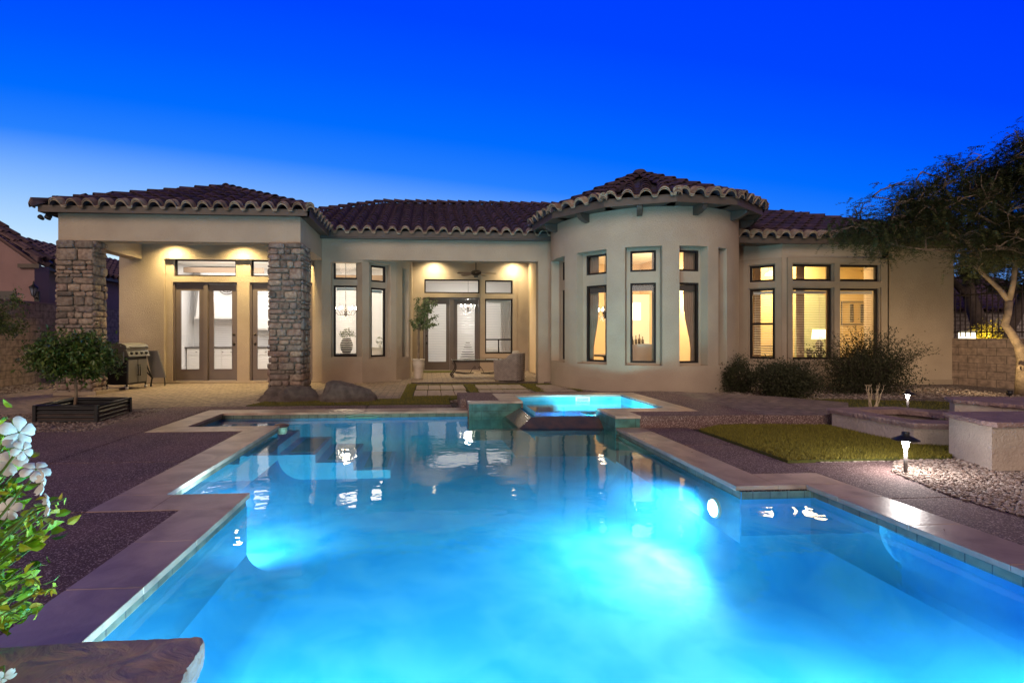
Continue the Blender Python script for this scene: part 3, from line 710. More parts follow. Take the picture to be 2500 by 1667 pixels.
def Yat(px, X_):
    t = (px-1130)/1250; return X_*(CY-t*SY)/(t*CY+SY)
pA0, pA1 = X(136,11.86), X(229,11.86); pB0, pB1 = X(655,11.86), X(738,11.86)
pillar(pA0+.03,pA1-.03,11.88,Yat(259,pA1),BH-.005,3); pillar(pB0+.03,pB1-.03,11.88,Yat(757,pB1),BH-.005,11)
mb = MB(); mb.box((pA0-.02,11.80,-.1),(pA1+.08,12.65,.07)); hb(mb,'pillar_base',STUCCO_TRIM)

# ---- central wall, bay and porch
CYW = 14.30
ox = LX1; L1 = X(883.6,CYW)
zt = onY(850,634,CYW)[1]       # underside of beam
cR0, cR1 = X(1314,CYW), 3.62
mb = wall((ox,CYW),U,cR1-ox,zt,TH,.32,[])
mb.box((cR0,CYW+.001,-.05),(cR1,CYW+.319,zt)); hb(mb,'porch_beam',STUCCO)
# bay: segments curving back
PB = [(ox,CYW),(X(808,CYW),CYW),(X(884,CYW),CYW+.02),(-.90,15.05),(-.52,15.78)]
seg = []
zb0, zb1 = .72, zt   # recess bottom/top
def segwall(p, q, holes, z0=-.05, z1=4.25, th=.25, name='wall', mt=STUCCO):
    L = math.hypot(q[0]-p[0], q[1]-p[1]); u = ((q[0]-p[0])/L, (q[1]-p[1])/L)
    mb = wall(p,u,L,z0,z1,th,[(h[0]*L,h[1]*L,h[2],h[3]) for h in holes]); hb(mb,name,mt); return u, L
segwall(PB[0],PB[1],[],z1=zt)
u_, L_ = segwall(PB[1],PB[2],[(.0,1,zb0,3.33)],z1=zt)
# window 1 panel
wy = CYW+.2
a, b = X(814.5,wy), X(874.5,wy)
mb = wall((X(804,wy),wy),U,X(892,wy)-X(804,wy),.4,3.6,.12,[(a-X(804,wy),b-X(804,wy),onY(850,870.6,wy)[1],onY(850,697,wy)[1]),(a-X(804,wy),b-X(804,wy),onY(850,682,wy)[1],onY(850,638,wy)[1])]); hb(mb,'wall',STUCCO)
window((0,wy),U,a,b,onY(850,870.6,wy)[1],onY(850,697,wy)[1],.03,blind=(.18,.1)); window((0,wy),U,a,b,onY(850,682,wy)[1],onY(850,638,wy)[1],.03)
# segment 2: solid part then window 2
def seg_window(p, q, fa, fb, z0, z1, tz0, tz1, dep=.16, rz0=None, rz1=None, ra=None, rb=None, **k):
    L = math.hypot(q[0]-p[0], q[1]-p[1]); u = ((q[0]-p[0])/L, (q[1]-p[1])/L); n = (u[1],-u[0])
    ra = fa-.03 if ra is None else ra; rb = fb+.03 if rb is None else rb
    mb = wall(p,u,L,-.05,4.25,dep,[(ra*L,rb*L,rz0 or z0-.04,rz1 or tz1+.04)]); hb(mb,'wall',STUCCO)
    p2 = (p[0]-n[0]*dep, p[1]-n[1]*dep)
    mb = wall(p2,u,L,-.05,4.25,.12,[(fa*L,fb*L,z0,z1),(fa*L,fb*L,tz0,tz1)]); hb(mb,'wall',STUCCO)
    window(p2,u,fa*L,fb*L,z0,z1,.03,**k); window(p2,u,fa*L,fb*L,tz0,tz1,.03)
seg_window(PB[2],PB[3],.36,.80,.70,2.68,2.85,3.32,dep=.2,ra=.20,blind=(.12,.1))
seg_window(PB[3],PB[4],.45,.85,.70,2.62,2.82,3.30,dep=.2)
# porch walls
PBY = 19.0
px0 = X(1007,PBY); px1 = X(1289,PBY)
segwall((-.52,15.78),(px0,PBY),[])
dx0, dx1 = X(1033,PBY), X(1172,PBY); w0, w1 = X(1184,PBY), X(1251.5,PBY)
Z = lambda py, Y=PBY, px=1100: onY(px,py,Y)[1]
mb = wall((px0,PBY),U,px1-px0+.4,-.05,4.3,.22,[(dx0-px0,dx1-px0,.02,Z(726)),(X(1036,PBY)-px0,X(1171,PBY)-px0,Z(716),Z(682)),(w0-px0,w1-px0,Z(863.6),Z(728.8)),(w0-px0,w1-px0,Z(717),Z(683.5))])
hb(mb,'wall',STUCCO)
mb = wall((X(1174,PBY),PBY-.05),U,X(1262,PBY)-X(1174,PBY),Z(874),Z(673),.049,[(w0-X(1174,PBY)-.0,w1-X(1174,PBY),Z(863.6),Z(728.8)),(w0-X(1174,PBY),w1-X(1174,PBY),Z(717),Z(683.5))]); hb(mb,'window_surround',STUCCO)
mid = X(1103,PBY); f = MB(); dt = Z(726)
for x0, x1, z0, z1 in ((dx0,dx0+.05,.02,dt),(dx1-.05,dx1,.02,dt),(dx0+.05,dx1-.05,dt-.06,dt),(mid-.07,mid+.07,.02,dt-.06)): f.box((x0,PBY+.03,z0),(x1,PBY+.15,z1))
hb(f,'door_frame',DOORM)
door_leaf((0,PBY),U,dx0+.055,mid-.075,.03,dt-.065,.08,'l',.36); door_leaf((0,PBY),U,mid+.075,dx1-.055,.03,dt-.065,.08,None,.3)
window((0,PBY),U,X(1036,PBY),X(1171,PBY),Z(716),Z(682),.05); window((0,PBY),U,w0,w1,Z(863.6),Z(728.8),.05,blind=(.32,.1),rail=Z(829),split=True); window((0,PBY),U,w0,w1,Z(717),Z(683.5),.05)
# right porch wall with slim windows
zz = (.72,2.66,2.86,3.38)
L = PBY-14.62
rp = wall((px1,PBY),(0,-1),L,-.05,4.3,.20,[(.55,1.15,zz[0],zz[1]),(.55,1.15,zz[2],zz[3])])
hb(rp,'wall',STUCCO)
window((px1,PBY),(0,-1),.55,1.15,zz[0],zz[1],.08,blind=(.2,.1),rail=1.3); window((px1,PBY),(0,-1),.55,1.15,zz[2],zz[3],.08)

# ---- round tower
TC = (5.71,13.44); TR = 2.36; TZ = 4.33
def tower():
    mb = MB(); N = 120
    # angle from front direction (towards camera); phi>0 = to the right
    recs = []
    base = math.atan2(-TC[0],-TC[1])
    for pxl, pxr in WINPX: recs.append((pxl,pxr))
    A0, A1 = -118, 118
    cuts = sorted(set([A0,A1] + [a for r in recs for a in r] + [A0+(A1-A0)*k/N for k in range(N+1)]))
    zr0, zr1 = TWZ[0]-.05, TWZ[3]+.06
    P = lambda a, r, z: (TC[0]+r*math.sin(R(a)+PH), TC[1]-r*math.cos(R(a)+PH), z)
    for a, b in zip(cuts[:-1], cuts[1:]):
        if b-a < 1e-6: continue
        c = (a+b)/2; ins = any(r[0] < c < r[1] for r in recs)
        bands = [(-.1,zr0),(zr1,TZ)] if ins else [(-.1,TZ)]
        for z0, z1 in bands:
            mb.face([P(a,TR,z0),P(b,TR,z0),P(b,TR,z1),P(a,TR,z1)],0,.5,True)
        if not ins: mb.face([P(a,TR-.3,-.1),P(a,TR-.3,TZ),P(b,TR-.3,TZ),P(b,TR-.3,-.1)],0,.5,True)
        if ins:
            mb.face([P(a,TR,zr0),P(a,TR-.32,zr0),P(b,TR-.32,zr0),P(b,TR,zr0)],0); mb.face([P(a,TR,zr1),P(b,TR,zr1),P(b,TR-.32,zr1),P(a,TR-.32,zr1)],0)
            for z0, z1 in bands: mb.face([P(a,TR-.3,z0),P(a,TR-.3,z1),P(b,TR-.3,z1),P(b,TR-.3,z0)],0)
    for r in recs:
        for a in r: mb.face([P(a,TR,zr0),P(a,TR,zr1),P(a,TR-.32,zr1),P(a,TR-.32,zr0)],0)
    mb.lathe([(TR+.004,-.1),(TR+.004,.0)],(TC[0],TC[1],0),n=80)
    hb(mb,'tower_wall',STUCCO)
    for i, r in enumerate(recs):
        a, b = r; c = R((a+b)/2)+PH
        half = (TR-.22)*math.sin(R(b-a)/2)+.05; rr = (TR-.22)*math.cos(R(b-a)/2)
        u = (math.cos(c), math.sin(c)); n = (u[1],-u[0])
        o = (TC[0]+n[0]*rr-u[0]*half, TC[1]+n[1]*rr-u[1]*half)
        ww = .56/2 if i in (1,2,3) else .5/2; L = 2*half
        x0, x1 = half-ww, half+ww
        mb = wall(o,u,L,zr0-.02,zr1+.02,.12,[(x0,x1,TWZ[0],TWZ[1]),(x0,x1,TWZ[2],TWZ[3])]); hb(mb,'wall',STUCCO)
        window(o,u,x0,x1,TWZ[0],TWZ[1],.02,fw=.045,hood=True); window(o,u,x0,x1,TWZ[2],TWZ[3],.02,fw=.045)
PH = math.atan2(TC[0],TC[1])*0+R(-23)   # rotation of the window pattern towards the viewer
PH = -math.atan2(TC[0],TC[1])
TWZ = (.68,2.52,2.78,3.26)
# recess angles from pixel columns (relative to the axis camera -> tower)
def tang(px):
    t = (px-1130)/1250; al = math.atan(t)+YAW; b0 = math.atan2(TC[0],TC[1]); D = math.hypot(*TC); g_ = al-b0
    return math.degrees(math.asin(max(-1,min(1,D*math.sin(g_)/TR)))-g_)
WINPX = [(tang(1345.9),tang(1378.5)),(tang(1408),tang(1481)),(tang(1526),tang(1617)),(tang(1659),tang(1728)),(tang(1754),tang(1774.5))]
tower()

# ---- right wing
BYW = 12.5; GZ = .0
bx0, bx1 = X(1909.6,BYW), X(2170,BYW)
Zr = lambda py, px=2040: onY(px,py,BYW)[1]
b0, b1, c0, c1 = X(1934,BYW), X(2032,BYW), X(2049,BYW), X(2146,BYW)
zB = (Zr(877),Zr(703.5),Zr(686),Zr(645.5))
mb = wall((bx0,BYW),U,bx1-bx0,-.05,3.75,.22,[(b0-bx0,b1-bx0,zB[0],zB[1]),(c0-bx0,c1-bx0,zB[0],zB[1]),(b0-bx0,b1-bx0,zB[2],zB[3]),(c0-bx0,c1-bx0,zB[2],zB[3])]); hb(mb,'wall',STUCCO)
s0, s1 = X(1920.5,BYW), X(2163,BYW)
mb = wall((s0,BYW-.05),U,s1-s0,zB[0]-.14,zB[3]+.16,.049,[(b0-s0-.02,b1-s0+.02,zB[0]-.02,zB[1]+.02),(c0-s0-.02,c1-s0+.02,zB[0]-.02,zB[1]+.02),(b0-s0-.02,b1-s0+.02,zB[2]-.02,zB[3]+.02),(c0-s0-.02,c1-s0+.02,zB[2]-.02,zB[3]+.02)]); hb(mb,'window_surround',STUCCO_TRIM)
for a, b in ((b0,b1),(c0,c1)):
    window((0,BYW),U,a,b,zB[0],zB[1],.05,blind=(.18,.1),fw=.055); window((0,BYW),U,a,b,zB[2],zB[3],.05,fw=.055)
pa, pb_ = (7.95,13.55), (bx0,BYW)
La = math.hypot(pb_[0]-pa[0],pb_[1]-pa[1]); ua = ((pb_[0]-pa[0])/La,(pb_[1]-pa[1])/La)
def ray_seg(px):
    t = (px-1130)/1250; dx, dy = CY*t+SY, CY-t*SY
    k = (pa[0]*dy-pa[1]*dx)/(ua[1]*dx-ua[0]*dy); return k
A0, A1 = ray_seg(1830), ray_seg(1891.5)
mb = wall(pa,ua,La,-.05,3.75,.22,[(A0,A1,zB[0],zB[1]),(A0,A1,zB[2],zB[3])]); hb(mb,'wall',STUCCO)
sa0, sa1 = ray_seg(1816), ray_seg(1907); nA = (ua[1],-ua[0]); q = (pa[0]+nA[0]*.05, pa[1]+nA[1]*.05)
mb = wall(q,ua,La,zB[0]-.14,zB[3]+.16,.049,[(A0-.02,A1+.02,zB[0]-.02,zB[1]+.02),(A0-.02,A1+.02,zB[2]-.02,zB[3]+.02)])
hb(mb,'window_surround',STUCCO_TRIM)
window(pa,ua,A0,A1,zB[0],zB[1],.05,blind=(.3,.1),rail=(zB[0]+zB[1])/2,fw=.055); window(pa,ua,A0,A1,zB[2],zB[3],.05,fw=.055)
EY = 12.80
ex0, ex1 = bx1-.15, X(2328,EY)
mb = wall((ex0,EY),U,ex1-ex0,-.05,3.75,.3,[]); mb.box((ex1-.3,EY+.301,-.05),(ex1,19,3.75)); hb(mb,'wall',STUCCO)
mb = wall((bx1,BYW),(0,1),EY-BYW+.05,-.05,3.75,.2,[]); hb(mb,'wall',STUCCO)
mb = MB(); mb.box((ex0-.02,EY-.02,-.05),(ex1+.02,EY-.001,.13)); hb(mb,'plinth',STUCCO_TRIM)

# ------------------------------------------------ roofs
TW, TC_ = .345, .40
def roof(mb, eave, n_up, poly, tones=(0,1), seed=1, edge=True, um=0):
    """tiles on the plane through the eave line (two 3D points, left to right seen from outside), poly: 3D outline"""
    rn = random.Random(seed)
    A, B = Vector(eave[0]), Vector(eave[1]); u = (B-A).normalized(); up = Vector(n_up).normalized(); v = (up - u*up.dot(u)).normalized(); n = u.cross(v).normalized()
    if n.z < 0: n = -n
    P2 = [((Vector(p)-A).dot(u), (Vector(p)-A).dot(v)) for p in poly]
    mb.face([Vector(p)-n*.045 for p in poly], 2)
    umin, umax = min(p[0] for p in P2), max(p[0] for p in P2); vmax = max(p[1] for p in P2)
    nc = max(1,round((umax-umin)/TW)); w = (umax-umin)/nc
    prof = [(0,-.02),(.035,.022),(.10,.066),(.20,.098),(.33,.112),(.46,.102),(.58,.07),(.66,.022),(.70,-.02),(.78,-.034),(.92,-.034),(1.0,-.02)]
    for i in range(nc):
        u0 = umin+i*w; dz = rn.uniform(-.006,.006)
        for j in range(int(vmax/TC_)+1):
            v0 = j*TC_-.05; c = (u0+w*.35, v0+TC_*.55)
            if not in_poly(c[0], c[1], P2): continue
            v1 = v0+TC_+.05; t = rn.random(); du = rn.uniform(-.008,.008); lift = rn.uniform(0,.012)
            pt = lambda q, vv, h: A + u*(u0+q*w+du) + v*vv + n*(h+dz)
            lo = [pt(q,v0,h*1.05+.030+lift) for q,h in prof]; hi = [pt(q,v1,h*.92+.0) for q,h in prof]; bt = [pt(q,v0,h*1.05+.008+lift) for q,h in prof]
            k = len(prof)
            mb.mesh(lo+hi, [(a,a+1,k+a+1,k+a) for a in range(k-1)], 0, t, True)
            mb.mesh(lo+bt, [(k+a,k+a+1,a+1,a) for a in range(k-1)], 1 if j == 0 and edge else 0, t)
            if j == 0 and edge:
                # double under tile with pale mortar at the eave
                for e in range(2 + (rn.random() < .18)):
                    o1 = [pt(q,v0-.02-.012*e,(h*1.08+.036 if e else h*1.02+.006)+.022*(e>1)) for q,h in prof]; o2 = [pt(q,v0-.02-.012*e,(h*1.08+.036 if e else h*1.02+.006)+.022*(e>1)-.022) for q,h in prof]
                    o3 = [pt(q,v0+.20,(h+.03 if e else h*.9)) for q,h in prof]
                    mb.mesh(o1+o2, [(k+a,k+a+1,a+1,a) for a in range(k-1)], 1, rn.random())
                    mb.mesh(o1+o3, [(a,a+1,k+a+1,k+a) for a in range(k-1)], 1 if e else 0, t, True)
def ridge(mb, p, q, seed=2, r=.115, pale_first=True):
    rn = random.Random(seed); p, q = Vector(p), Vector(q); d = (q-p); L = d.length; d.normalize()
    s = d.cross(Vector((0,0,1))).normalized(); n = s.cross(d).normalized(); k = max(1,int(L/.38)); st = L/k
    def cap(a, b, r0, r1, lift, t, mi):
        vs = []
        for x, rr, lf in ((a,r0,lift),(b,r1,0)):
            for i in range(9):
                an = math.pi*i/8; vs.append(p+d*x+s*math.cos(an)*rr+n*(math.sin(an)*rr*.9+lf))
        for i in range(9):
            an = math.pi*i/8; vs.append(p+d*a+s*math.cos(an)*(r0-.022)+n*(math.sin(an)*(r0-.022)*.9+lift))
        mb.mesh(vs, [(i,i+1,10+i,9+i) for i in range(8)], 0, t, True)
        mb.mesh(vs, [(18+i,19+i,1+i,i) for i in range(8)], mi, t)
    for i in range(k): cap(i*st-.03, (i+1)*st+.05, r, r*.86, .045+rn.uniform(0,.01), rn.random(), 1 if (i == 0 and pale_first) else 0)
    if pale_first:
        for e in range(3): cap(-.05-.02*e,.2,r*(1.0-.0*e),r*.9,.02-.03*e,rn.random(),1)
EZ = 4.14; SL = .42
rm = MB()
# left wing hip roof
x0, x1, y0 = -8.45, -2.64, 11.66; hw = (x1-x0)/2; ap = ((x0+x1)/2, y0+hw, EZ+SL*hw)
back = (ap[0], 22, ap[2])
roof(rm, ((x0,y0,EZ),(x1,y0,EZ)), (0,1,SL), [(x0,y0,EZ),(x1,y0,EZ),ap], seed=1)
vy = 14.02; vz = EZ+SL*hw
valley_top = (ap[0], vy+hw, vz)
roof(rm, ((x1,y0,EZ),(x1,22,EZ)), (-1,0,SL), [(x1,y0,EZ),(x1,vy,EZ),(ap[0],vy+hw,vz),ap], seed=2)
roof(rm, ((x0,22,EZ),(x0,y0,EZ)), (1,0,SL), [(x0,22,EZ),(x0,y0,EZ),ap,back], seed=3)
ridge(rm,(x0,y0,EZ),ap,4); ridge(rm,(x1,y0,EZ),ap,5); ridge(rm,ap,(ap[0],18,ap[2]),6,pale_first=False)
hb(rm,'roof',[TILE,TILE_EDGE,DARK])
# central roof
rm = MB(); rY = 18.8; rZ = EZ+SL*(rY-vy); hx = -1.56; qx = hx-(rZ-vz)/SL
roof(rm, ((x1,vy,EZ),(6.2,vy,EZ)), (0,1,SL), [(x1,vy,EZ),(6.2,vy,EZ),(6.2,rY,rZ),(hx,rY,rZ),(qx,rY-(hx-qx),vz),(ap[0],vy+hw,vz)], seed=7)
ridge(rm,(hx,rY,rZ),(6.2,rY,rZ),8,pale_first=False); ridge(rm,(qx,rY-(hx-qx),vz),(hx,rY,rZ),9,pale_first=False)
rm.face([(6.2,vy,EZ),(6.2,rY,rZ),(6.2,rY,EZ)],2)
rm.face([(hx,rY,rZ),(qx,rY-(hx-qx),vz),(qx,24,vz)],2); rm.face([(hx,rY,rZ),(6.2,rY,rZ),(6.2,23.5,EZ),(hx,23.5,EZ)],2)
hb(rm,'roof',[TILE,TILE_EDGE,DARK])
# tower roof, sixteen flat facets
rm = MB(); NF = 12; ER = 2.90; EZT = 4.36; APX = (TC[0],TC[1],EZT+SL*ER+.06)
vts = [(TC[0]+ER*math.sin(2*math.pi*(k+.5)/NF+PH), TC[1]-ER*math.cos(2*math.pi*(k+.5)/NF+PH), EZT) for k in range(NF)]
for k in range(NF):
    a, b = vts[k-1], vts[k]
    mid = ((a[0]+b[0])/2-TC[0], (a[1]+b[1])/2-TC[1]); L = math.hypot(*mid)
    roof(rm, (a,b), (-mid[0]/L,-mid[1]/L,SL), [a,b,APX], seed=20+k)
    ridge(rm, b, APX, 40+k, r=.10)
rm.lathe([(.20,-.04),(.19,.05),(.13,.12),(.03,.15)], APX, n=16)
hb(rm,'roof',[TILE,TILE_EDGE,DARK])
# right wing roof
rm = MB(); ryE = 12.20; rX1 = ex1+.28; rz3 = 3.80; hwR = 3.3
roof(rm, ((7.0,ryE,rz3),(rX1,ryE,rz3)), (0,1,SL), [(7.0,ryE,rz3),(rX1,ryE,rz3),(rX1-hwR,ryE+hwR,rz3+SL*hwR),(7,ryE+hwR,rz3+SL*hwR)], seed=60)
roof(rm, ((rX1,ryE,rz3),(rX1,20,rz3)), (-1,0,SL), [(rX1,ryE,rz3),(rX1,20,rz3),(rX1-hwR,20,rz3+SL*hwR),(rX1-hwR,ryE+hwR,rz3+SL*hwR)], seed=62)
ridge(rm,(rX1,ryE,rz3),(rX1-hwR,ryE+hwR,rz3+SL*hwR),63); ridge(rm,(7.0,ryE+hwR,rz3+SL*hwR-.03),(rX1-hwR,ryE+hwR,rz3+SL*hwR-.03),64,pale_first=False)
hb(rm,'roof',[TILE,TILE_EDGE,DARK])
# fascias and soffits
def fascia(pts, z0, z1, inner, name='fascia'):
    mb = MB()
    for (a, b) in zip(pts[:-1], pts[1:]):
        L = math.hypot(b[0]-a[0],b[1]-a[1]); u = ((b[0]-a[0])/L,(b[1]-a[1])/L); n = (u[1],-u[0])
        mb2 = wall(a,u,L,z0,z1,.04,[]); k = len(mb.v); mb.v += mb2.v; mb.f += [tuple(i+k for i in f) for f in mb2.f]; mb.m += mb2.m; mb.t += mb2.t; mb.smooth += mb2.smooth
        mb.face([(a[0]-n[0]*.04,a[1]-n[1]*.04,z0+.03),(b[0]-n[0]*.04,b[1]-n[1]*.04,z0+.03),(b[0]-n[0]*inner,b[1]-n[1]*inner,z0+.03),(a[0]-n[0]*inner,a[1]-n[1]*inner,z0+.03)])
    hb(mb,name,FASCIA)
fascia([(-8.40,16),(-8.40,11.69)],3.985,EZ-.01,.3); fascia([(-8.40,11.68),(-2.64,11.68),(-2.64,14.03)],3.985,EZ-.01,.3)
fascia([(-2.60,14.03),(3.6,14.03)],3.985,EZ-.01,.35)
fascia([(v[0]*.99+TC[0]*.01,v[1]*.99+TC[1]*.01) for v in ([vts[k%NF] for k in range(-1-4,5)])],EZT-.19,EZT-.02,.70)
fascia([(7.0,12.24),(rX1-.04,12.24),(rX1-.04,16)],3.62,3.79,.62)
# corbels under the tower eave
for k in range(NF):
    a = 2*math.pi*(k+.0)/NF+PH+R(0)
    if math.cos(a-PH) < -.1: continue
    cb = MB(); M = Matrix.Translation((TC[0],TC[1],0)) @ Matrix.Rotation(a-math.pi/2, 4, 'Z')
    prof = [(TR-.02,4.0),(TR+.16,4.02),(TR+.30,4.08),(TR+.36,4.15),(TR+.36,4.22),(TR-.02,4.22)]
    vs = [M @ Vector((x,-.06,z)) for x,z in prof] + [M @ Vector((x,.06,z)) for x,z in prof]; n = len(prof)
    cb.mesh(vs, [tuple(range(n)),tuple(range(2*n-1,n-1,-1))] + [(i,n+i,n+(i+1)%n,(i+1)%n) for i in range(n)])
    hb(cb,'corbel',FASCIA)
# upper wall fill between walls and roof planes (keeps the rooms dark-tight)
mb = MB(); mb.box((-3.3,14.06,3.95),(3.6,14.2,4.16)); hb(mb,'roof_void',DARK)
mb = MB(); mb.box((-8.1,14.95,3.9),(-.82,18.6,3.94)); hb(mb,'attic_floor',DARK)

# ------------------------------------------------ interior rooms (seen through the glass)
def room(x0,y0,x1,y1,z1,m,sides='LRB',fl=FLOORIN,ce=CEIL):
    t = .04; mb = MB()
    if 'L' in sides: mb.box((x0-t,y0,0),(x0,y1,z1))
    if 'R' in sides: mb.box((x1,y0,0),(x1+t,y1,z1))
    if 'B' in sides: mb.box((x0-t,y1,0),(x1+t,y1+t,z1))
    hb(mb,'interior_wall',m); mb = MB(); mb.box((x0-t,y0,-.02),(x1+t,y1+t,.015)); hb(mb,'interior_floor',fl)
    mb = MB(); mb.box((x0-t,y0,z1),(x1+t,y1+t,z1+t)); hb(mb,'interior_ceiling',ce)
WH = (1.0,.90,.74); WM = (1.0,.80,.50); YE = (1.0,.74,.36)
room(-8.05,14.96,-.80,18.3,3.66,WALLIN,'LB')
# nook interior: extend floor & ceiling forward inside the bay
mb = MB(); nk = [(-2.86,14.62),(-2.0,14.66),(-1.2,15.35),(-.84,15.95),(-.76,18.3),(-2.86,18.3)]
mb.prism(nk,-.03,.012); hb(mb,'interior_floor',FLOORIN)
mb = MB(); mb.prism([(-2.86,14.62),(-2.0,14.66),(-.9,15.5),(-.81,14.955)],3.66,3.70); hb(mb,'interior_ceiling',CEIL)
mb = MB(); mb.box((-.80,15.9,0),(-.76,18.3,3.7)); hb(mb,'interior_wall',WALLIN)
lamp('kitchen_ceiling_fill','AREA',(-5.4,16.4,3.6),135,(1,.96,.93),size=4.4,rot=(0,0,0),sy=2.6)  # added area light for the kitchen, has no fixture
lamp('nook_ceiling_fill','AREA',(-1.9,16.6,3.6),50,(1,.92,.78),size=1.8)  # added light for the nook, no fitting behind it
room(px0+.1,19.24,px1+.3,23.2,3.7,WALLIN,'LRB')
lamp('living_ceiling_fill','AREA',(1.6,21.0,3.6),38,(1.0,.95,.89),size=3.4)  # added living room light without a visible fitting
# tower dining room
room(3.72,14.6,7.75,18.2,3.9,WALLIN_D,'LRB')
mb = MB(); mb.lathe([(TR-.34,.0),(TR-.34,.012)],(TC[0],TC[1],0),n=48); hb(mb,'interior_floor',FLOORIN)
mb = MB(); mb.lathe([(TR-.31,3.9),(TR-.31,3.95)],(TC[0],TC[1],0),n=48); hb(mb,'interior_ceiling',CEIL)
lamp('dining_ceiling_fill','AREA',(5.7,15.4,3.82),190,(1.0,.74,.40),size=1.6)  # added light for the tower room, no ceiling fitting
lamp('dining_front_fill','POINT',(5.7,14.0,3.3),50,(1.0,.78,.45),size=.15)  # added point light brightening the front of the tower room
# bedroom in the right wing
room(8.1,13.75,13.65,14.9,3.66,WALLIN_Y,'LRB'); 
mb = MB(); mb.prism([(8.1,13.76),(9.05,12.73),(11.74,12.73),(11.74,13.11),(13.6,13.11),(13.6,13.76)],-.02,.012); hb(mb,'interior_floor',FLOORIN)
mb = MB(); mb.prism([(8.1,13.76),(9.05,12.73),(11.74,12.73),(11.74,13.11),(13.6,13.11),(13.6,13.76)],3.66,3.70); hb(mb,'interior_ceiling',CEIL)
mb = MB(); mb.box((13.60,13.11,0),(13.64,13.76,3.66)); hb(mb,'interior_wall',WALLIN_Y)
lamp('bedroom_ceiling_fill','AREA',(10.8,14.2,3.6),125,YE,size=1.8)  # added bedroom light, no fixture built
for nm_, p_, w_, c_ in (('bedroom_fill_lamp',(X(1921,14.2),14.2,2.5),70,YE),('dining_fill_lamp',(X(1638,14.8),14.8,2.6),150,(1.0,.78,.45)),('kitchen_fill_lamp',(X(594,16.2),16.2,2.5),60,(1,.95,.9)),('living_fill_lamp',(X(1010,20.4),20.4,2.6),40,(1,.94,.88))):
    lamp(nm_,'POINT',p_,w_,c_,size=.10)  # added fill lights tucked behind the piers between windows
# an arch niche in the bedroom wall and exposed ceiling beams
mb = MB()
mb.box((-7.8,17.0,3.34),(-5.3,17.12,3.5)); mb.box((-4.2,16.2,3.05),(-.9,16.35,3.2)); hb(mb,'ceiling_beam',mat('beam_tan',(.35,.25,.17),.7))
a_ = MB(); n = 14; pts = [(-.62,.0)]+[(-.62*math.cos(math.pi*k/n), 2.0+.62*math.sin(math.pi*k/n)) for k in range(n+1)]+[(.62,.0)]
ax_ = X(1988,14.88); a_.mesh([(ax_+x,14.875,z+.02) for x,z in pts]+[(ax_+x,14.895,z+.02) for x,z in pts], [tuple(range(len(pts)))]+[(i,i+1,len(pts)+i+1,len(pts)+i) for i in range(len(pts)-1)])
hb(a_,'arch_niche',mat('niche_paint',(.50,.56,.36),.8))

# kitchen cabinets, hood, wall clock, oven
kc = empty('kitchen_cabinet', 'white base cabinets with dark worktop along the kitchen back wall', 'cabinet', (-6.5,17.7,.015))
a = MB(); a.box((-1.5,-.02,0),(1.9,.58,.88)); 
a.build('carcass', WHITE, kc)
a = MB()
for k in range(6):
    x = -1.48+k*.565; a.bbox((x,-.045,.08),(x+.545,-.021,.62),.005); a.bbox((x,-.045,.64),(x+.545,-.021,.86),.005)
a.build('door', WHITE, kc)
a = MB(); a.box((-1.55,-.08,.88),(1.95,.58,.925)); a.build('worktop', DARK, kc)
a = MB()
for k in range(12): a.box((-1.2+k*.2825,-.066,.74+.0*(k%2)),(-1.15+k*.2825,-.046,.755))
a.build('handle', IRON, kc)
uc = empty('wall_cupboard', 'tall white wall cupboards with crown moulding at the right of the kitchen', 'cupboard', (-5.0,17.9,1.5))
a = MB(); a.box((-.9,0,0),(.75,.38,1.25)); a.box((-.95,-.05,1.25),(.80,.38,1.36)); a.build('carcass', WHITE, uc)
a = MB()
for k in range(3): a.bbox((-.88+k*.54,-.022,.03),(-.36+k*.54,-.001,1.2),.006)
a.build('door', WHITE, uc)
ov = empty('wall_oven', 'built in wall oven with dark glass front in a white cabinet', 'oven', (-4.75,17.6,.015))
a = MB(); a.box((-.3,0,.0),(.62,.28,1.45)); a.build('cabinet', WHITE, ov); a = MB(); a.bbox((-.18,-.03,.88),(.42,-.001,1.34),.01); a.build('glass_front', BLACK, ov)
a = MB(); a.tube([(-.14,-.06,1.27),(.38,-.06,1.27)],.012,8); a.build('handle', STEEL, ov)
hd = empty('range_hood', 'white tapered range hood above the kitchen stove', 'range hood', (-7.0,17.75,1.95))
a = MB(); a.mesh([(-.75,0,0),(.75,0,0),(.75,.5,0),(-.75,.5,0),(-.62,.12,1.6),(.50,.12,1.6),(.50,.5,1.6),(-.62,.5,1.6)],[(0,3,2,1),(4,5,6,7),(0,1,5,4),(1,2,6,5),(2,3,7,6),(3,0,4,7)]); a.build('hood', mat('hood_white',(.85,.84,.82),.6), hd)
a = MB(); a.box((-.78,-.03,-.08),(.78,.5,-.001)); a.build('trim', WHITE, hd)
ck = empty('wall_medallion', 'round dark iron scroll medallion hung high on the range hood', 'wall ornament', (-6.72,17.79,3.0))
a = MB()
for r in (.30,.23,.10): a.tube([(r*math.cos(t_*math.pi/12),-.05,r*math.sin(t_*math.pi/12)) for t_ in range(25)],.013,6)
a.build('ring', IRON, ck); a = MB()
for k in range(12):
    t_ = k*math.pi/6; a.tube([(.10*math.cos(t_),-.05,.10*math.sin(t_)),(.18*math.cos(t_+.25),-.05,.18*math.sin(t_+.25)),(.23*math.cos(t_),-.05,.23*math.sin(t_))],.008,5)
a.build('scroll', IRON, ck)
vs_ = empty('vase', 'dark urn with tall bare twigs on the white kitchen counter', 'vase', (-4.0,16.4,.95))
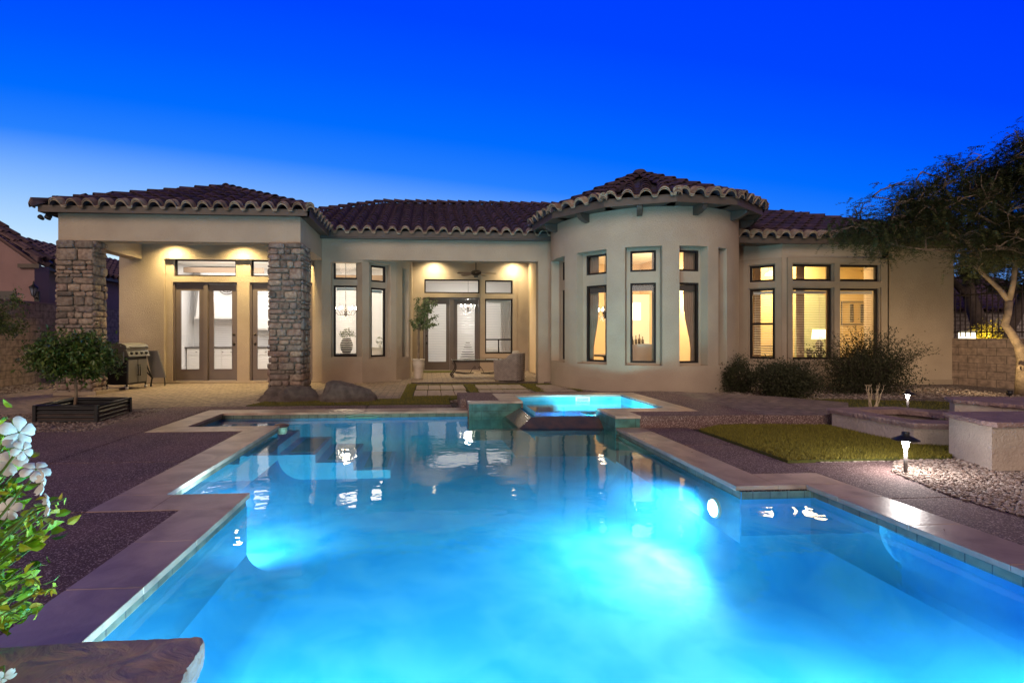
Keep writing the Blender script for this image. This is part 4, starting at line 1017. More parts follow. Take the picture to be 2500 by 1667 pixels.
a = MB(); a.lathe([(.08,0),(.17,.12),(.20,.25),(.15,.38),(.08,.44),(.10,.48)],n=20); a.build('urn', DARK, vs_)
a = MB()
for k in range(12):
    t_ = rnd.uniform(0,6.28); r_ = rnd.uniform(.1,.38); a.tube([(0,0,.4),(r_*.4*math.cos(t_),r_*.4*math.sin(t_),.75),(r_*math.cos(t_),r_*math.sin(t_),rnd.uniform(1.0,1.25))],[.007,.005,.002],5)
a.build('twig', BARK, vs_)
ct = empty('kitchen_counter', 'white kitchen island counter behind the second pair of doors', 'counter', (-3.95,16.4,.015))
a = MB(); a.box((-.8,-.3,0),(.7,.35,.88)); a.build('carcass', WHITE, ct); a = MB(); a.box((-.85,-.34,.88),(.75,.4,.93)); a.build('worktop', WHITE, ct)
def chandelier(label, loc, n, r, power, col, crystal=True, group=None):
    e = empty('chandelier', label, 'chandelier', loc)
    a = MB(); a.tube([(0,0,.05),(0,0,3.64-loc[2])],.008,6); a.lathe([(.01,-.18),(.035,-.14),(.02,-.08),(.05,-.02),(.02,.06),(.012,.2)],n=12); a.build('stem', IRON, e)
    for k in range(n):
        t_ = 2*math.pi*k/n+.3; c, s = math.cos(t_), math.sin(t_)
        a = MB(); a.tube([(0,0,-.05),(c*r*.35,s*r*.35,-.13),(c*r*.75,s*r*.75,-.12),(c*r,s*r,-.03),(c*r,s*r,.04)],.007,6); a.lathe([(.035,.02),(.03,.035)],(c*r,s*r,0),n=10); ar = a.build('arm', IRON, e)
        b = MB(); b.lathe([(.010,.035),(.022,.06),(.026,.085),(.014,.12),(.002,.14)],(c*r,s*r,0),n=10); bo = b.build('bulb', BULB, e); bo.parent = ar
    if crystal:
        a = MB()
        for k in range(26):
            t_ = rnd.uniform(0,6.28); q = rnd.uniform(.08,r); z_ = rnd.uniform(-.28,-.1); a.lathe([(.001,-.03),(.011,-.005),(.001,.02)],(q*math.cos(t_),q*math.sin(t_),z_),n=5)
        a.build('crystal', mat('crystal',(.9,.9,.9),.05,emit=(1,.95,.85),emits=.3), e)
    lamp('chandelier_lamp','POINT',(0,0,.12),power,col,e,size=.12)
    return e
chandelier('six arm candle chandelier in the window left of the porch', (X(844,15.6),15.6,2.05), 6, .30, 55, WM)
chandelier('bright crystal chandelier behind the porch glass door', (X(1143,20.4),20.4,2.42), 8, .30, 130, (1,.95,.88))
chandelier('small crystal chandelier at the edge of the left tower window', (X(1476,14.6),14.6,1.98), 5, .16, 12, WM)
pd_ = empty('pendant_lamp', 'small white glass pendant hanging in the right wing upper window', 'pendant lamp', (X(1882,13.9),13.9,3.02))
a = MB(); a.lathe([(.16,0),(.13,.06),(.05,.11),(.02,.13)],n=20); a.build('shade', SHADE, pd_); a = MB(); a.tube([(0,0,.12),(0,0,.64)],.006,6)
for s_ in (-1,1): a.tube([(0,0,.40),(s_*.11,0,.06)],.004,5)
a.build('rod', IRON, pd_)
# plants and furniture inside
def leaf(mb, p, d, up, L, w, t, curl=.15):
    d = d.normalized(); s = d.cross(up)
    if s.length < .05: s = d.orthogonal()
    s.normalize(); n = s.cross(d)
    a, b, c = p+d*L*.35+s*w*.5+n*L*curl*.3, p+d*L*.35-s*w*.5+n*L*curl*.3, p+d*L-n*L*curl
    mb.face([p,b,c,a],0,t)
def rv(): 
    v = Vector((rnd.gauss(0,1),rnd.gauss(0,1),rnd.gauss(0,1))); return v.normalized()
e = empty('vase', 'dark round urn of leafy branches behind the left bay window', 'vase', (X(846,15.3),15.3,.78))
a = MB(); a.lathe([(.10,0),(.17,.12),(.19,.28),(.13,.42),(.10,.46)],n=20); a.build('urn', DARK, e)
a = MB()
for k in range(260):
    v = rv(); v.z = abs(v.z); leaf(a, Vector((0,0,.5))+Vector((v.x*.26,v.y*.2,v.z*.24))*rnd.uniform(.4,1), rv(), Vector((0,0,1)), .07, .04, rnd.random())
a.build('foliage', LEAF_F, e)
tb_ = empty('breakfast_table', 'dark breakfast table carrying the round urn in the bay', 'table', (X(850,15.5),15.5,.015))
a = MB(); a.lathe([(.48,.73),(.5,.745),(.5,.762)],n=32); a.build('table_top', DARK, tb_); a = MB(); a.lathe([(.25,0),(.06,.06),(.05,.7),(.16,.73)],n=16); a.build('pedestal', DARK, tb_)
e = empty('potted_topiary', 'small round green topiary in a white pot on the bay counter', 'plant', (X(927,16.6),16.6,.95))
a = MB(); a.lathe([(.05,0),(.075,.12),(.07,.13)],n=16); a.build('pot', WHITE, e); a = MB()
for k in range(200):
    v = rv(); leaf(a, Vector((0,0,.2))+v*.10, v, Vector((0,0,1)), .04, .025, rnd.random())
a.build('foliage', LEAF_F, e)
e = empty('sideboard', 'white sideboard under the small topiary in the bay', 'sideboard', (X(925,16.7),16.7,.015))
a = MB(); a.box((-.35,-.2,0),(.6,.25,.90)); a.build('carcass', WHITE, e); a = MB(); a.box((-.38,-.23,.9),(.63,.27,.935)); a.build('top', WHITE, e)
a = MB(); a.bbox((-.31,-.225,.1),(.1,-.201,.8),.01); a.bbox((.13,-.225,.1),(.56,-.201,.8),.01); a.build('door', WHITE, e)
# living room: sheer curtain, bed-like sofa
def curtain(label, x0, x1, Y, z0, z1, m=CURTAIN, tie=None, group=None):
    mb = MB(); n = 40; rows = 14; vs = []
    for j in range(rows+1):
        q = j/rows; z = z1+(z0-z1)*q; pinch = 1
        if tie: pinch = 1-.55*math.exp(-((q-tie[0])/.18)**2) if q < tie[0] else 1-.55*math.exp(-((q-tie[0])/.5)**2)
        for i in range(n+1):
            s = i/n; w = (x1-x0)*pinch; xx = (x0 if not tie or tie[1] > 0 else x1-w)+w*s
            vs.append((xx, Y+.03*math.sin(s*n*.9)+.008*math.sin(s*31+q*3), z))
    mb.mesh(vs, [(j*(n+1)+i,j*(n+1)+i+1,(j+1)*(n+1)+i+1,(j+1)*(n+1)+i) for j in range(rows) for i in range(n)], 0, .5, True)
    o = mb.build('curtain', m); tag(o, label, 'curtain', group); return o
SHEER = mat('sheer_cloth', (.72,.70,.68), .9)
curtain('white sheer curtain behind the porch side window', X(1222,19.8), X(1252,19.8), 19.8, .1, 2.6, SHEER)
e = empty('armchair', 'pale round armchair behind the porch side window blind', 'armchair', (X(1215,20.8),20.8,.015))
a = MB(); a.lathe([(.35,0),(.42,.1),(.42,.42)],n=24); a.build('seat', CUSHION, e)
a = MB(); a.tube([(.42*math.cos(R(t_)),.42*math.sin(R(t_)),.66) for t_ in range(-10,200,15)],.14,10); a.build('backrest', CUSHION, e)
e = empty('wire_sculpture', 'dark conical openwork ornament on the floor behind the glass door', 'ornament', (X(1142,20.0),20.0,.015))
a = MB()
for k in range(9):
    r_ = .32*(1-k/9)**.8+.02; a.tube([(r_*math.cos(t_*math.pi/8),r_*math.sin(t_*math.pi/8),.3+k*.09) for t_ in range(17)],.014,5)
a.build('hoop', IRON, e); a = MB(); a.lathe([(.2,0),(.24,.28),(.22,.3)],n=16); a.build('base', DARK, e)
# dining room
def tower_curtain(label, win, f0, f1, tie=None):
    """curtain hung inside tower window 'win', covering the fraction f0..f1 of its opening"""
    a_, b_ = WINPX[win]; c = R((a_+b_)/2)+PH; u = (math.cos(c), math.sin(c)); n_ = (u[1],-u[0]); r_ = (TR-.22)*math.cos(R(b_-a_)/2)-.20
    o = curtain(label, -.28+.56*f0, -.28+.56*f1, 0, .05, 3.4, tie=tie); o.matrix_world = Matrix.Translation((TC[0]+n_[0]*r_, TC[1]+n_[1]*r_, 0)) @ Matrix.Rotation(c,4,'Z'); return o
tower_curtain('tan curtain covering the far left narrow tower window', 0, -.1, 1.1)
tower_curtain('tan curtain gathered at the left side of the left tower window', 1, -.1, .42, (.75,1))
tower_curtain('narrow tan curtain at the left side of the central tower window', 2, -.12, .10)
tower_curtain('narrow tan curtain at the right side of the central tower window', 2, .86, 1.1)
tower_curtain('tan curtain tied back at the right side of the right tower window', 3, .55, 1.15, (.72,-1))
tower_curtain('tan curtain covering the far right narrow tower window', 4, -.1, 1.1)
def dchair(label, loc, rz, group='dining chairs in the tower'):
    e = empty('dining_chair', label, 'chair', loc, rz, group)
    a = MB(); a.lathe([(.22,.42),(.24,.45),(.22,.49)],n=20); a.build('seat', CUSHION, e)
    a = MB(); a.tube([(.20*math.sin(t_*math.pi/10),.22,.80+.26*math.cos(t_*math.pi/10)) for t_ in range(21)],.022,8); a.build('back_frame', IRON, e)
    a = MB(); M = Matrix.Translation((0,.22,.8))@Matrix.Rotation(R(90),4,'X'); a.lathe([(.18,-.01),(.19,0),(.18,.012)],n=20,M=M@Matrix.Diagonal((1,1.3,1,1))); a.build('backrest', CUSHION, e)
    for x_, y_ in ((-.17,-.17),(.17,-.17),(-.15,.19),(.15,.19)): a = MB(); a.tube([(x_,y_,.43),(x_*1.15,y_*1.15,0)],[.022,.014],8); a.build('leg', IRON, e)
    return e
dchair('oval backed dining chair at the left edge of the left tower window', (X(1438,13.1),13.1,.02), R(60))
dchair('oval backed dining chair further right in the left tower window', (X(1455,13.5),13.5,.02), R(75))
e = empty('dining_table', 'dark round dining table behind the oval backed chairs', 'table', (X(1478,14.0),14.0,.02))
a = MB(); a.lathe([(.55,.72),(.57,.735),(.57,.755)],n=32); a.build('table_top', DARK, e); a = MB(); a.lathe([(.28,0),(.06,.08),(.05,.68),(.2,.72)],n=16); a.build('pedestal', DARK, e)
e = empty('slipper_chair', 'cream high backed upholstered chair behind the central tower window', 'chair', (X(1566,13.0),13.0,.02))
a = MB(); a.bbox((-.33,-.05,.0),(.33,.6,.45),.04); a.build('seat', CUSHION, e); a = MB(); vs=[]
n=12
for j in range(9):
    for i in range(n+1):
        s=i/n; z=.05+j/8*(.98+.05*math.cos((s-.5)*3)); w=.30+.06*j/8
        vs.append(((s-.5)*2*w,-.12-.10*j/8+.10*(2*s-1)**2,z))
        
a.mesh(vs,[(j*(n+1)+i,j*(n+1)+i+1,(j+1)*(n+1)+i+1,(j+1)*(n+1)+i) for j in range(8) for i in range(n)],0,.5,True)
a.mesh([(x,y+.09,z) for x,y,z in vs],[(j*(n+1)+i+1,j*(n+1)+i,(j+1)*(n+1)+i,(j+1)*(n+1)+i+1) for j in range(8) for i in range(n)],0,.5,True); a.build('backrest', CUSHION, e)
e = empty('wall_cabinet', 'tall white display cabinet with self-glowing mirror behind the central tower window', 'cabinet', (X(1562,17.4),17.4,1.0))
a = MB(); a.box((-.42,0,0),(.42,.5,1.75)); a.build('carcass', WHITE, e); a = MB(); a.box((-.3,-.02,.85),(.02,-.001,1.45)); a.build('mirror', emis('mirror_glow',(1,.97,.9),1.2), e)  # mirror emits: brightness put into its surface, it is no lamp
a = MB(); a.box((-.5,-.25,-.06),(.5,.5,-.001)); a.build('shelf', WHITE, e)
e = empty('bottle_tray', 'group of small dark bottles and a gold figurine on the cabinet shelf', 'ornament', (X(1558,17.25),17.25,1.0))
for k in range(4):
    a = MB(); a.lathe([(.04,0),(.045,.12+.04*k%.09),(.015,.2),(.015,.28+.04*(k%3))],(-.2+.12*k,0,0),n=10); a.build('bottle', DARK if k%2 else IRON, e)
e = empty('picture_frame', 'tall framed gold picture behind the right tower window', 'picture', (X(1668,16.0),16.0,1.35))
a = MB()
for bx_ in ((-.28,-.6,.28,-.53),(-.28,.53,.28,.6),(-.28,-.53,-.21,.53),(.21,-.53,.28,.53)): a.box((bx_[0],-.03,bx_[1]),(bx_[2],.0,bx_[3]))
a.build('frame', DARK, e); a = MB(); a.box((-.2,-.015,-.52),(.2,-.01,.52)); a.build('print', mat('print_paper',(.62,.45,.22),.8,(.45,.30,.14),6), e)
mb = MB(); mb.box((X(1652,16.1),16.02,0),(X(1720,16.1),16.08,3.9)); hb(mb,'interior_wall',WALLIN_D)
e = empty('wall_sconce', 'dark iron candle sconce beside the framed picture in the tower', 'sconce', (X(1680,15.9),15.9,1.65))
a = MB(); a.tube([(0,0,.25),(-.04,-.05,.1),(.04,-.06,-.05),(0,-.03,-.2)],.012,6); a.build('bracket', IRON, e); a = MB(); a.lathe([(.02,0),(.02,.12)],(-.05,-.08,.0),n=10); a.build('candle', WHITE, e)
# bedroom
e = empty('table_lamp', 'lit table lamp with drum shade behind the right wing window', 'table lamp', (X(2000,14.3),14.3,.85))
a = MB(); a.lathe([(.09,0),(.05,.04),(.09,.14),(.10,.22),(.04,.34),(.01,.38)],n=16); a.build('base', DARK, e)
a = MB(); a.lathe([(.20,.36),(.165,.64)],n=24); a.build('lamp_shade', SHADE, e)
lamp('table_lamp_light','POINT',(0,0,.5),30,YE,e,.1)
e = empty('side_table', 'dark side table carrying the lit table lamp', 'table', (X(1995,14.3),14.3,.015))
a = MB(); a.box((-.3,-.25,.79),(.35,.25,.83)); a.build('table_top', DARK, e)
for x_, y_ in ((-.27,-.22),(.32,-.22),(-.27,.22),(.32,.22)): a = MB(); a.tube([(x_,y_,0),(x_,y_,.79)],.02,8); a.build('leg', DARK, e)
for px_, nm in ((1976,'left'),(2002,'right')):
    e = empty('potted_plant', 'small dark potted plant on the window sill, %s of the two below the lamp' % nm, 'plant', (X(px_,12.95),12.95,zB[0]+.02), 0, 'sill plants')
    a = MB(); a.lathe([(.05,0),(.075,.14),(.08,.15)],n=14); a.build('pot', DARK, e); a = MB()
    for k in range(60):
        v = rv(); v.z = abs(v.z); leaf(a, Vector((0,0,.16)), v, Vector((0,0,1)), .12, .03, rnd.random())
    a.build('foliage', LEAF_S, e)
mb = MB(); mb.box((9.05,12.74,zB[0]-.03),(11.69,13.0,zB[0])); hb(mb,'window_sill',WHITE)
e = empty('wall_art', 'dark framed wall art of three upright panels in the right wing window', 'picture', (X(2104,14.88),14.88,2.0))
a = MB()
for z_ in (-.36,.33): a.box((-.68,-.02,z_),(.68,.0,z_+.03))
for x_ in (-.68,.65): a.box((x_,-.02,-.33),(x_+.03,0,.33))
a.build('frame', DARK, e)
for k in (-1,0,1): a = MB(); a.box((k*.34-.05,-.03,-.28),(k*.34+.05,-.01,.28)); a.build('panel', DARK, e)
curtain('tan curtain at the left of the far right window pair', X(1945,12.98), X(1962,12.98), 12.98, zB[0], 3.3)
curtain('tan curtain at the left of the angled bay window', X(1838,13.6), X(1856,13.6), 13.6, .3, 3.3)
curtain('tan curtain at the right edge of the far right window', X(2136,12.98), X(2146,12.98), 12.98, zB[0], 3.3)
e = empty('office_chair', 'dark slatted chair back behind the angled bay window', 'chair', (X(1877,14.0),14.0,.015))
a = MB()
for k in range(6): a.box((-.22,-.015,.62+k*.07),(.22,.015,.65+k*.07))
a.build('backrest', DARK, e); a = MB(); a.box((-.23,-.4,.42),(.23,.02,.47)); a.build('seat', DARK, e)
for x_, y_ in ((-.21,-.38),(.21,-.38),(-.21,0),(.21,0)): a = MB(); a.tube([(x_,y_,0),(x_,y_,.62 if y_ == 0 else .42)],.018,6); a.build('leg', DARK, e)

# ------------------------------------------------ porch lamps (recessed downlights)
def downlight(label, loc, power, col, sz=.05, spot=120):
    e = empty('recessed_light', label, 'ceiling light', loc, 0, 'recessed porch downlights')
    a = MB(); a.lathe([(.085,-.002),(.09,-.008),(.07,-.012)],n=20); a.build('trim_ring', WHITE, e)
    a = MB(); a.lathe([(.062,-.006),(.062,-.010)],n=20); a.build('lens', CANL, e)
    lamp('downlight_lamp','SPOT',(0,0,-.03),power,col,e,sz,spot=R(spot)); return e
DL = [((-6.9,14.25,3.93),55,'recessed ceiling light over the left end of the left porch'),((-5.1,14.2,3.93),60,'recessed ceiling light over the middle of the left porch doors'),((-3.3,14.2,3.93),60,'recessed ceiling light over the right end of the left porch'),
      ((.25,18.62,4.20),75,'recessed ceiling light over the porch doors'),((3.2,18.62,4.20),75,'recessed ceiling light over the porch side window'),((1.0,15.4,4.20),40,'recessed ceiling light at the front of the middle porch')]
for i, (p, w_, lb) in enumerate(DL): downlight(lb, p, w_*(6.6 if i < 3 else 4.2), (1.0,.77,.34) if i < 3 else (1.0,.82,.46), spot=150)

# ------------------------------------------------ porch furniture
fan = empty('ceiling_fan', 'brown ceiling fan with three visible blades under the porch ceiling', 'ceiling fan', (X(1162,16.6),16.6,3.34))
a = MB(); a.tube([(0,0,.1),(0,0,.86)],.014,8); a.lathe([(.07,.80),(.06,.86)],n=16); a.build('rod', IRON, fan)
a = MB(); a.lathe([(.05,-.09),(.10,-.07),(.17,-.02),(.18,.03),(.12,.08),(.03,.11)],n=24); a.build('motor', IRON, fan)
a = MB(); a.lathe([(.05,-.14),(.075,-.12),(.07,-.09)],n=16); a.build('light_kit', DARK, fan)
for k, an in enumerate((-15,57,129,201,273)):
    a = MB(); M = Matrix.Rotation(R(an),4,'Z')@Matrix.Rotation(R(12),4,'X'); n = 10; vs = []
    for i in range(n+1):
        s = i/n; x_ = .18+.48*s; w_ = .055+.035*math.sin(math.pi*s*.9); vs += [(x_,-w_,-.02*s),(x_,w_,-.02*s)]
    vt = [M@Vector(v) for v in vs]; vb = [M@(Vector(v)-Vector((0,0,.008))) for v in vs]
    a.mesh(vt,[(2*i,2*i+2,2*i+3,2*i+1) for i in range(n)]); a.mesh(vb,[(2*i,2*i+1,2*i+3,2*i+2) for i in range(n)])
    a.build('blade', mat('fan_blade',(.20,.12,.075),.5) if k == 0 else bpy.data.materials['fan_blade'], fan)

pt = empty('ficus_pot', 'tall ribbed cream pot standing left of the porch doors', 'plant pot', (-.26,15.55,-.002))
a = MB(); a.lathe([(.115,0),(.125,.02),(.13,.06),(.12,.08),(.155,.35),(.175,.47),(.165,.48),(.18,.50),(.165,.515),(.175,.53),(.165,.545),(.19,.57),(.20,.60),(.18,.61),(.165,.60),(.16,.56)],n=32); a.build('pot_body', POT, pt)
a = MB(); a.lathe([(.16,.55),(.16,.56)],n=20); a.build('soil', SOIL, pt)
ft = empty('ficus_tree', 'slim potted ficus tree with twisted trunk beside the porch doors', 'tree', (-.26,15.55,.55))
a = MB()
for ph in (0,2.1,4.2): a.tube([(.022*math.cos(ph+z_*5),.022*math.sin(ph+z_*5),z_) for z_ in np.arange(0,1.1,.08)],.016,6)
tips = []
for k in range(22):
    t_ = rnd.uniform(0,6.28); r_ = rnd.uniform(.12,.42); z_ = rnd.uniform(1.05,1.95); p1 = Vector((r_*.4*math.cos(t_),r_*.4*math.sin(t_),.9+(z_-.9)*.6)); p2 = Vector((r_*math.cos(t_)+.12,r_*math.sin(t_),z_))
    a.tube([(0,0,.95+rnd.uniform(-.1,.1)),p1,p2],[.011,.007,.003],5); tips += [p1.lerp(p2,q) for q in (.2,.5,.8,1)]
a.build('trunk', BARK, ft)
a = MB()
for k in range(1500):
    p = rnd.choice(tips)+rv()*rnd.uniform(0,.11); d = rv(); d.z -= .8; leaf(a, p, d, rv(), rnd.uniform(.06,.10), .042, rnd.random())
a.build('crown', LEAF_F, ft)

# scroll table
tb = empty('scroll_table', 'wrought iron scroll leg table with glass top on the porch', 'table', (X(1165,15.9),15.9,-.002))
a = MB(); a.bbox((-.80,-.32,.56),(.80,.32,.575),.006); a.build('glass_top', mat('table_glass',(.20,.22,.19),.08,spec=.8), tb)
a = MB()
for z_ in (.545,.50):
    for y_ in (-.29,.29): a.tube([(-.75,y_,z_),(.75,y_,z_)],.011,6)
    for x_ in (-.75,.75): a.tube([(x_,-.29,z_),(x_,.29,z_)],.011,6)
for k in range(5):
    for y_ in (-.29,.29): a.tube([(-.6+.3*k,y_,.50),(-.6+.3*k,y_,.545)],.008,5)
a.build('frame', IRON, tb)
for sx in (-1,1):
    for sy_ in (-1,1):
        a = MB(); P_ = []
        for k in range(17):  # S leg
            q = k/16; P_.append((sx*(.74-.07*math.sin(q*math.pi*1.1)+.10*q*(q-.3)), sy_*.28, .53-.44*q))
        for k in range(1,12):
            t_ = R(-90+35*k); rr = .055*(1-k/16); P_.append((sx*(.79-.0)-sx*rr*math.cos(t_)*1.0-sx*.0, sy_*.28, .075+rr*math.sin(t_)))
        a.tube(P_, [.020]*17+[.015]*11, 7)
        a.tube([(sx*(.74-.05*math.cos(R(25*k))*(1-k/14)), sy_*.28, .44+.05*math.sin(R(25*k))*(1-k/14)) for k in range(13)],.010,6)
        a.build('leg', IRON, tb)
a = MB()
for sx in (-1,1):
    a.tube([(sx*.70,-.28,.17),(sx*.40,-.2,.14),(sx*.12,0,.14)],.016,6); a.tube([(sx*.70,.28,.17),(sx*.40,.2,.14),(sx*.12,0,.14)],.016,6)
    a.tube([(sx*.22,0,.14),(sx*.15,0,.28),(sx*.08,0,.36)]+[(sx*(.08-.045*math.sin(R(40*k))*(1-k/12)),0,.315+.045*math.cos(R(40*k))*(1-k/12)) for k in range(10)],.010,6)
a.build('stretcher', IRON, tb)

# wicker chair
wc = empty('wicker_chair', 'grey woven wicker armchair seen from behind on the porch', 'armchair', (X(1248,14.75),14.78,-.002), R(62))
# local: faces +y ; outer shell as a bent wall following a U plan
plan = []; 
for k in range(9): plan.append((-.36-.02*math.sin(math.pi*k/8), .40-.62*k/8))
for k in range(1,14): t_ = R(180+180*k/14); plan.append((.0+.36*math.cos(t_), -.22+.17*math.sin(t_)))
for k in range(9): plan.append((.36+.02*math.sin(math.pi*k/8), -.22+.62*k/8))
def hgt(x_, y_):
    q = (y_+.10)/.5
    return .80 if y_ < -.12 else .80-.20*math.sin(min(1,max(0,(y_+.12)/.34))*math.pi/2)+.02*max(0,(y_-.22)/.18)
a = MB(); n = len(plan)
def offs(k, d):
    p, q = plan[max(k-1,0)], plan[min(k+1,n-1)]; tx, ty = q[0]-p[0], q[1]-p[1]; l = math.hypot(tx,ty); return (plan[k][0]-ty/l*d, plan[k][1]+tx/l*d)
vs = []
for k in range(n):
    xo, yo = plan[k]; xi, yi = offs(k,.06); h = hgt(xo,yo)
    vs += [(xo*.97,yo*.97,.03),(xo,yo,h*.5),(xo*1.02,yo*1.02,h-.02),(xo,yo,h+.005),(xi,yi,h+.005),(xi,yi,.30)]
fs = [(k*6+j,(k+1)*6+j,(k+1)*6+j+1,k*6+j+1) for k in range(n-1) for j in range(5)] + [(0,1,2,3,4,5),tuple((n-1)*6+j for j in (5,4,3,2,1,0))]
a.mesh(vs, fs, 0, .5, False); a.build('shell', WICKER2, wc)
a = MB(); a.bbox((-.31,-.26,.12),(.31,.38,.34),.02); a.build('seat', WICKER, wc)
for sx in (-1,1):
    for y_ in (-.3,.36): a = MB(); a.lathe([(.02,0),(.022,.035)],(sx*.30,y_,0),n=8); a.build('foot', DARK, wc)
a = MB(); M = Matrix.Translation((.14,-.395,.12))@Matrix.Rotation(R(90),4,'X'); a.lathe([(.035,0),(.035,.006)],n=16,M=M@Matrix.Diagonal((1,.55,1,1))); a.build('badge', WHITE, wc)
cu = MB()
def cushion(mb, w, d, h, M, nx=10, ny=10):
    for s in (1,-1):
        vs = []
        for i in range(nx+1):
            for j in range(ny+1):
                x_, y_ = 2*i/nx-1, 2*j/ny-1; z_ = h*.5*((1-x_**4)*(1-y_**4))**.45; vs.append(M@Vector((x_*w/2*(1-.05*y_*y_),y_*d/2*(1-.05*x_*x_),s*z_)))
        mb.mesh(vs,[((i*(ny+1)+j),((i+1)*(ny+1)+j),((i+1)*(ny+1)+j+1),(i*(ny+1)+j+1))[::s] for i in range(nx) for j in range(ny)],0,.5,True)
Mw = Matrix.Translation(wc.location)@Matrix.Rotation(R(62),4,'Z')
cushion(cu,.60,.50,.13,Mw@Matrix.Translation((0,-.20,.64))@Matrix.Rotation(R(74),4,'X'))
o = cu.build('cushion', CUSHION); tag(o,'cream back cushion poking above the wicker armchair','cushion')
cu = MB(); cushion(cu,.60,.60,.14,Mw@Matrix.Translation((0,.06,.41))); o = cu.build('cushion', CUSHION); tag(o,'cream seat cushion lying inside the wicker armchair','cushion')
dm_ = MB(); dm_.bbox((X(1033,18.6),18.15,0.0),(X(1108,18.6),18.9,.02),.005); o = dm_.build('door_mat', mat('mat_green',(.12,.12,.012),.95,(.08,.08,.01),30,bump=1,bscale=120)); tag(o,'green turf mat on the pavers in front of the porch doors','door mat')

# ------------------------------------------------ grill
gr = empty('gas_grill', 'black and steel gas grill with double doors beside the stone pillar', 'grill', (-7.45,13.27,-.002), R(80)); gr.scale = (1.12,1.05,1.0)
a = MB(); a.bbox((-.30,-.27,.12),(.30,.27,.80),.012); a.build('cabinet', BLACK, gr)
for s_ in (-1,1):
    a = MB(); x_ = -.145 if s_ < 0 else .145; a.bbox((x_-.138,-.292,.16),(x_+.138,-.271,.72),.006); d_ = a.build('door', STEEL, gr)
    b = MB(); b.tube([(s_*.03,-.325,.32),(s_*.03,-.325,.60)],.010,8); b.tube([(s_*.03,-.29,.34),(s_*.03,-.325,.34)],.006,6); b.tube([(s_*.03,-.29,.58),(s_*.03,-.325,.58)],.006,6); h_ = b.build('handle', BLACK, gr); h_.parent = d_
a = MB(); a.mesh([(-.32,-.34,.80),(.32,-.34,.80),(.32,-.27,.96),(-.32,-.27,.96),(-.32,.27,.80),(.32,.27,.80),(.32,.27,.96),(-.32,.27,.96)],[(0,1,2,3),(1,5,6,2),(5,4,7,6),(4,0,3,7),(3,2,6,7),(0,4,5,1)]); cp = a.build('control_panel', STEEL, gr)
a = MB()
for k in range(4): M = Matrix.Translation((-.22+.147*k,-.312,.875))@Matrix.Rotation(R(66),4,'X'); a.lathe([(.034,-.0),(.034,.010),(.022,.014),(.020,.04)],n=16,M=M)
b = a.build('knob', BLACK, gr); b.parent = cp
a = MB(); prof = [(-.28,.965),(-.29,1.02),(-.25,1.08),(-.15,1.12),(.05,1.13),(.2,1.11),(.27,1.05),(.27,.965)]
vs = [(x_,y_,z_) for x_ in (-.33,.33) for y_,z_ in prof]; k_ = len(prof); a.mesh(vs,[tuple(range(k_)),tuple(range(2*k_-1,k_-1,-1))]+[(i,k_+i,k_+(i+1)%k_,(i+1)%k_) for i in range(k_)]); ld = a.build('lid', STEEL, gr)
a = MB(); a.tube([(-.26,-.33,1.02),(.26,-.33,1.02)],.012,8); a.tube([(-.24,-.33,1.02),(-.24,-.28,1.03)],.008,6); a.tube([(.24,-.33,1.02),(.24,-.28,1.03)],.008,6); b = a.build('handle', BLACK, gr); b.parent = ld
a = MB(); a.bbox((-.345,-.22,.66),(-.305,.22,.93),.01); a.build('side_shelf', STEEL, gr)
for x_, y_ in ((-.28,-.25),(.28,-.25),(-.28,.25),(.28,.25)):
    a = MB(); a.tube([(x_,y_,.06),(x_,y_,.80)],.018,8); lg = a.build('leg', BLACK, gr)
    b = MB(); b.lathe([(.035,-.015),(.038,0),(.035,.015)],n=16,M=Matrix.Translation((x_,y_,.038))@Matrix.Rotation(R(90),4,'Y')); c_ = b.build('caster', WHITE, gr); c_.parent = lg
gs = empty('folded_shelf', 'grey folded side shelf with black brackets leaning at the right of the grill', 'shelf', (-7.12,13.95,-.002), R(14))
a = MB(); a.mesh([(-.02,-.2,.22),(.28,-.2,.22),(.10,-.2,.92),(-.16,-.2,.92),(.0,-.17,.22),(.30,-.17,.22),(.12,-.17,.92),(-.14,-.17,.92)],[(0,1,2,3),(7,6,5,4),(0,4,5,1),(1,5,6,2),(2,6,7,3),(3,7,4,0)]); a.build('panel', STEEL, gs)
a = MB(); a.tube([(-.20,-.2,.70),(-.02,-.2,.22),(-.05,-.19,.0)],.02,6); a.tube([(-.20,-.2,.45),(.0,-.2,.2)],.018,6); a.tube([(.26,-.18,.25),(.27,-.17,.0)],.016,6); a.build('bracket', BLACK, gs)

# ------------------------------------------------ metal planter and citrus
A_ = [(-5.90,8.15),(-4.98,8.10),(-5.05,9.08),(-6.0,9.15)]
pl = empty('raised_planter', 'low black corrugated metal planter box on the gravel', 'planter', (-5.48,8.62,-.004))
def corr(mb, p, q, h):
    L = math.hypot(q[0]-p[0],q[1]-p[1]); u = ((q[0]-p[0])/L,(q[1]-p[1])/L); n = (u[1],-u[0]); k = 24; vs = []
    for i in range(k+1):
        z_ = h*i/k; d_ = .012*math.sin(z_*2*math.pi/.062)
        vs += [(p[0]+n[0]*d_,p[1]+n[1]*d_,z_),(q[0]+n[0]*d_,q[1]+n[1]*d_,z_)]
    mb.mesh(vs,[(2*i,2*i+1,2*i+3,2*i+2) for i in range(k)],0,.5,True)
    vs = [(x_-n[0]*.03,y_-n[1]*.03,z_) for x_,y_,z_ in vs]; mb.mesh(vs,[(2*i,2*i+2,2*i+3,2*i+1) for i in range(k)],0,.5,True)
AL = [(x_+5.48,y_-8.62) for x_,y_ in A_]
for i in range(4): a = MB(); corr(a, AL[i], AL[(i+1)%4], .245); a.build('side_panel', PLANTER, pl)
a = MB()
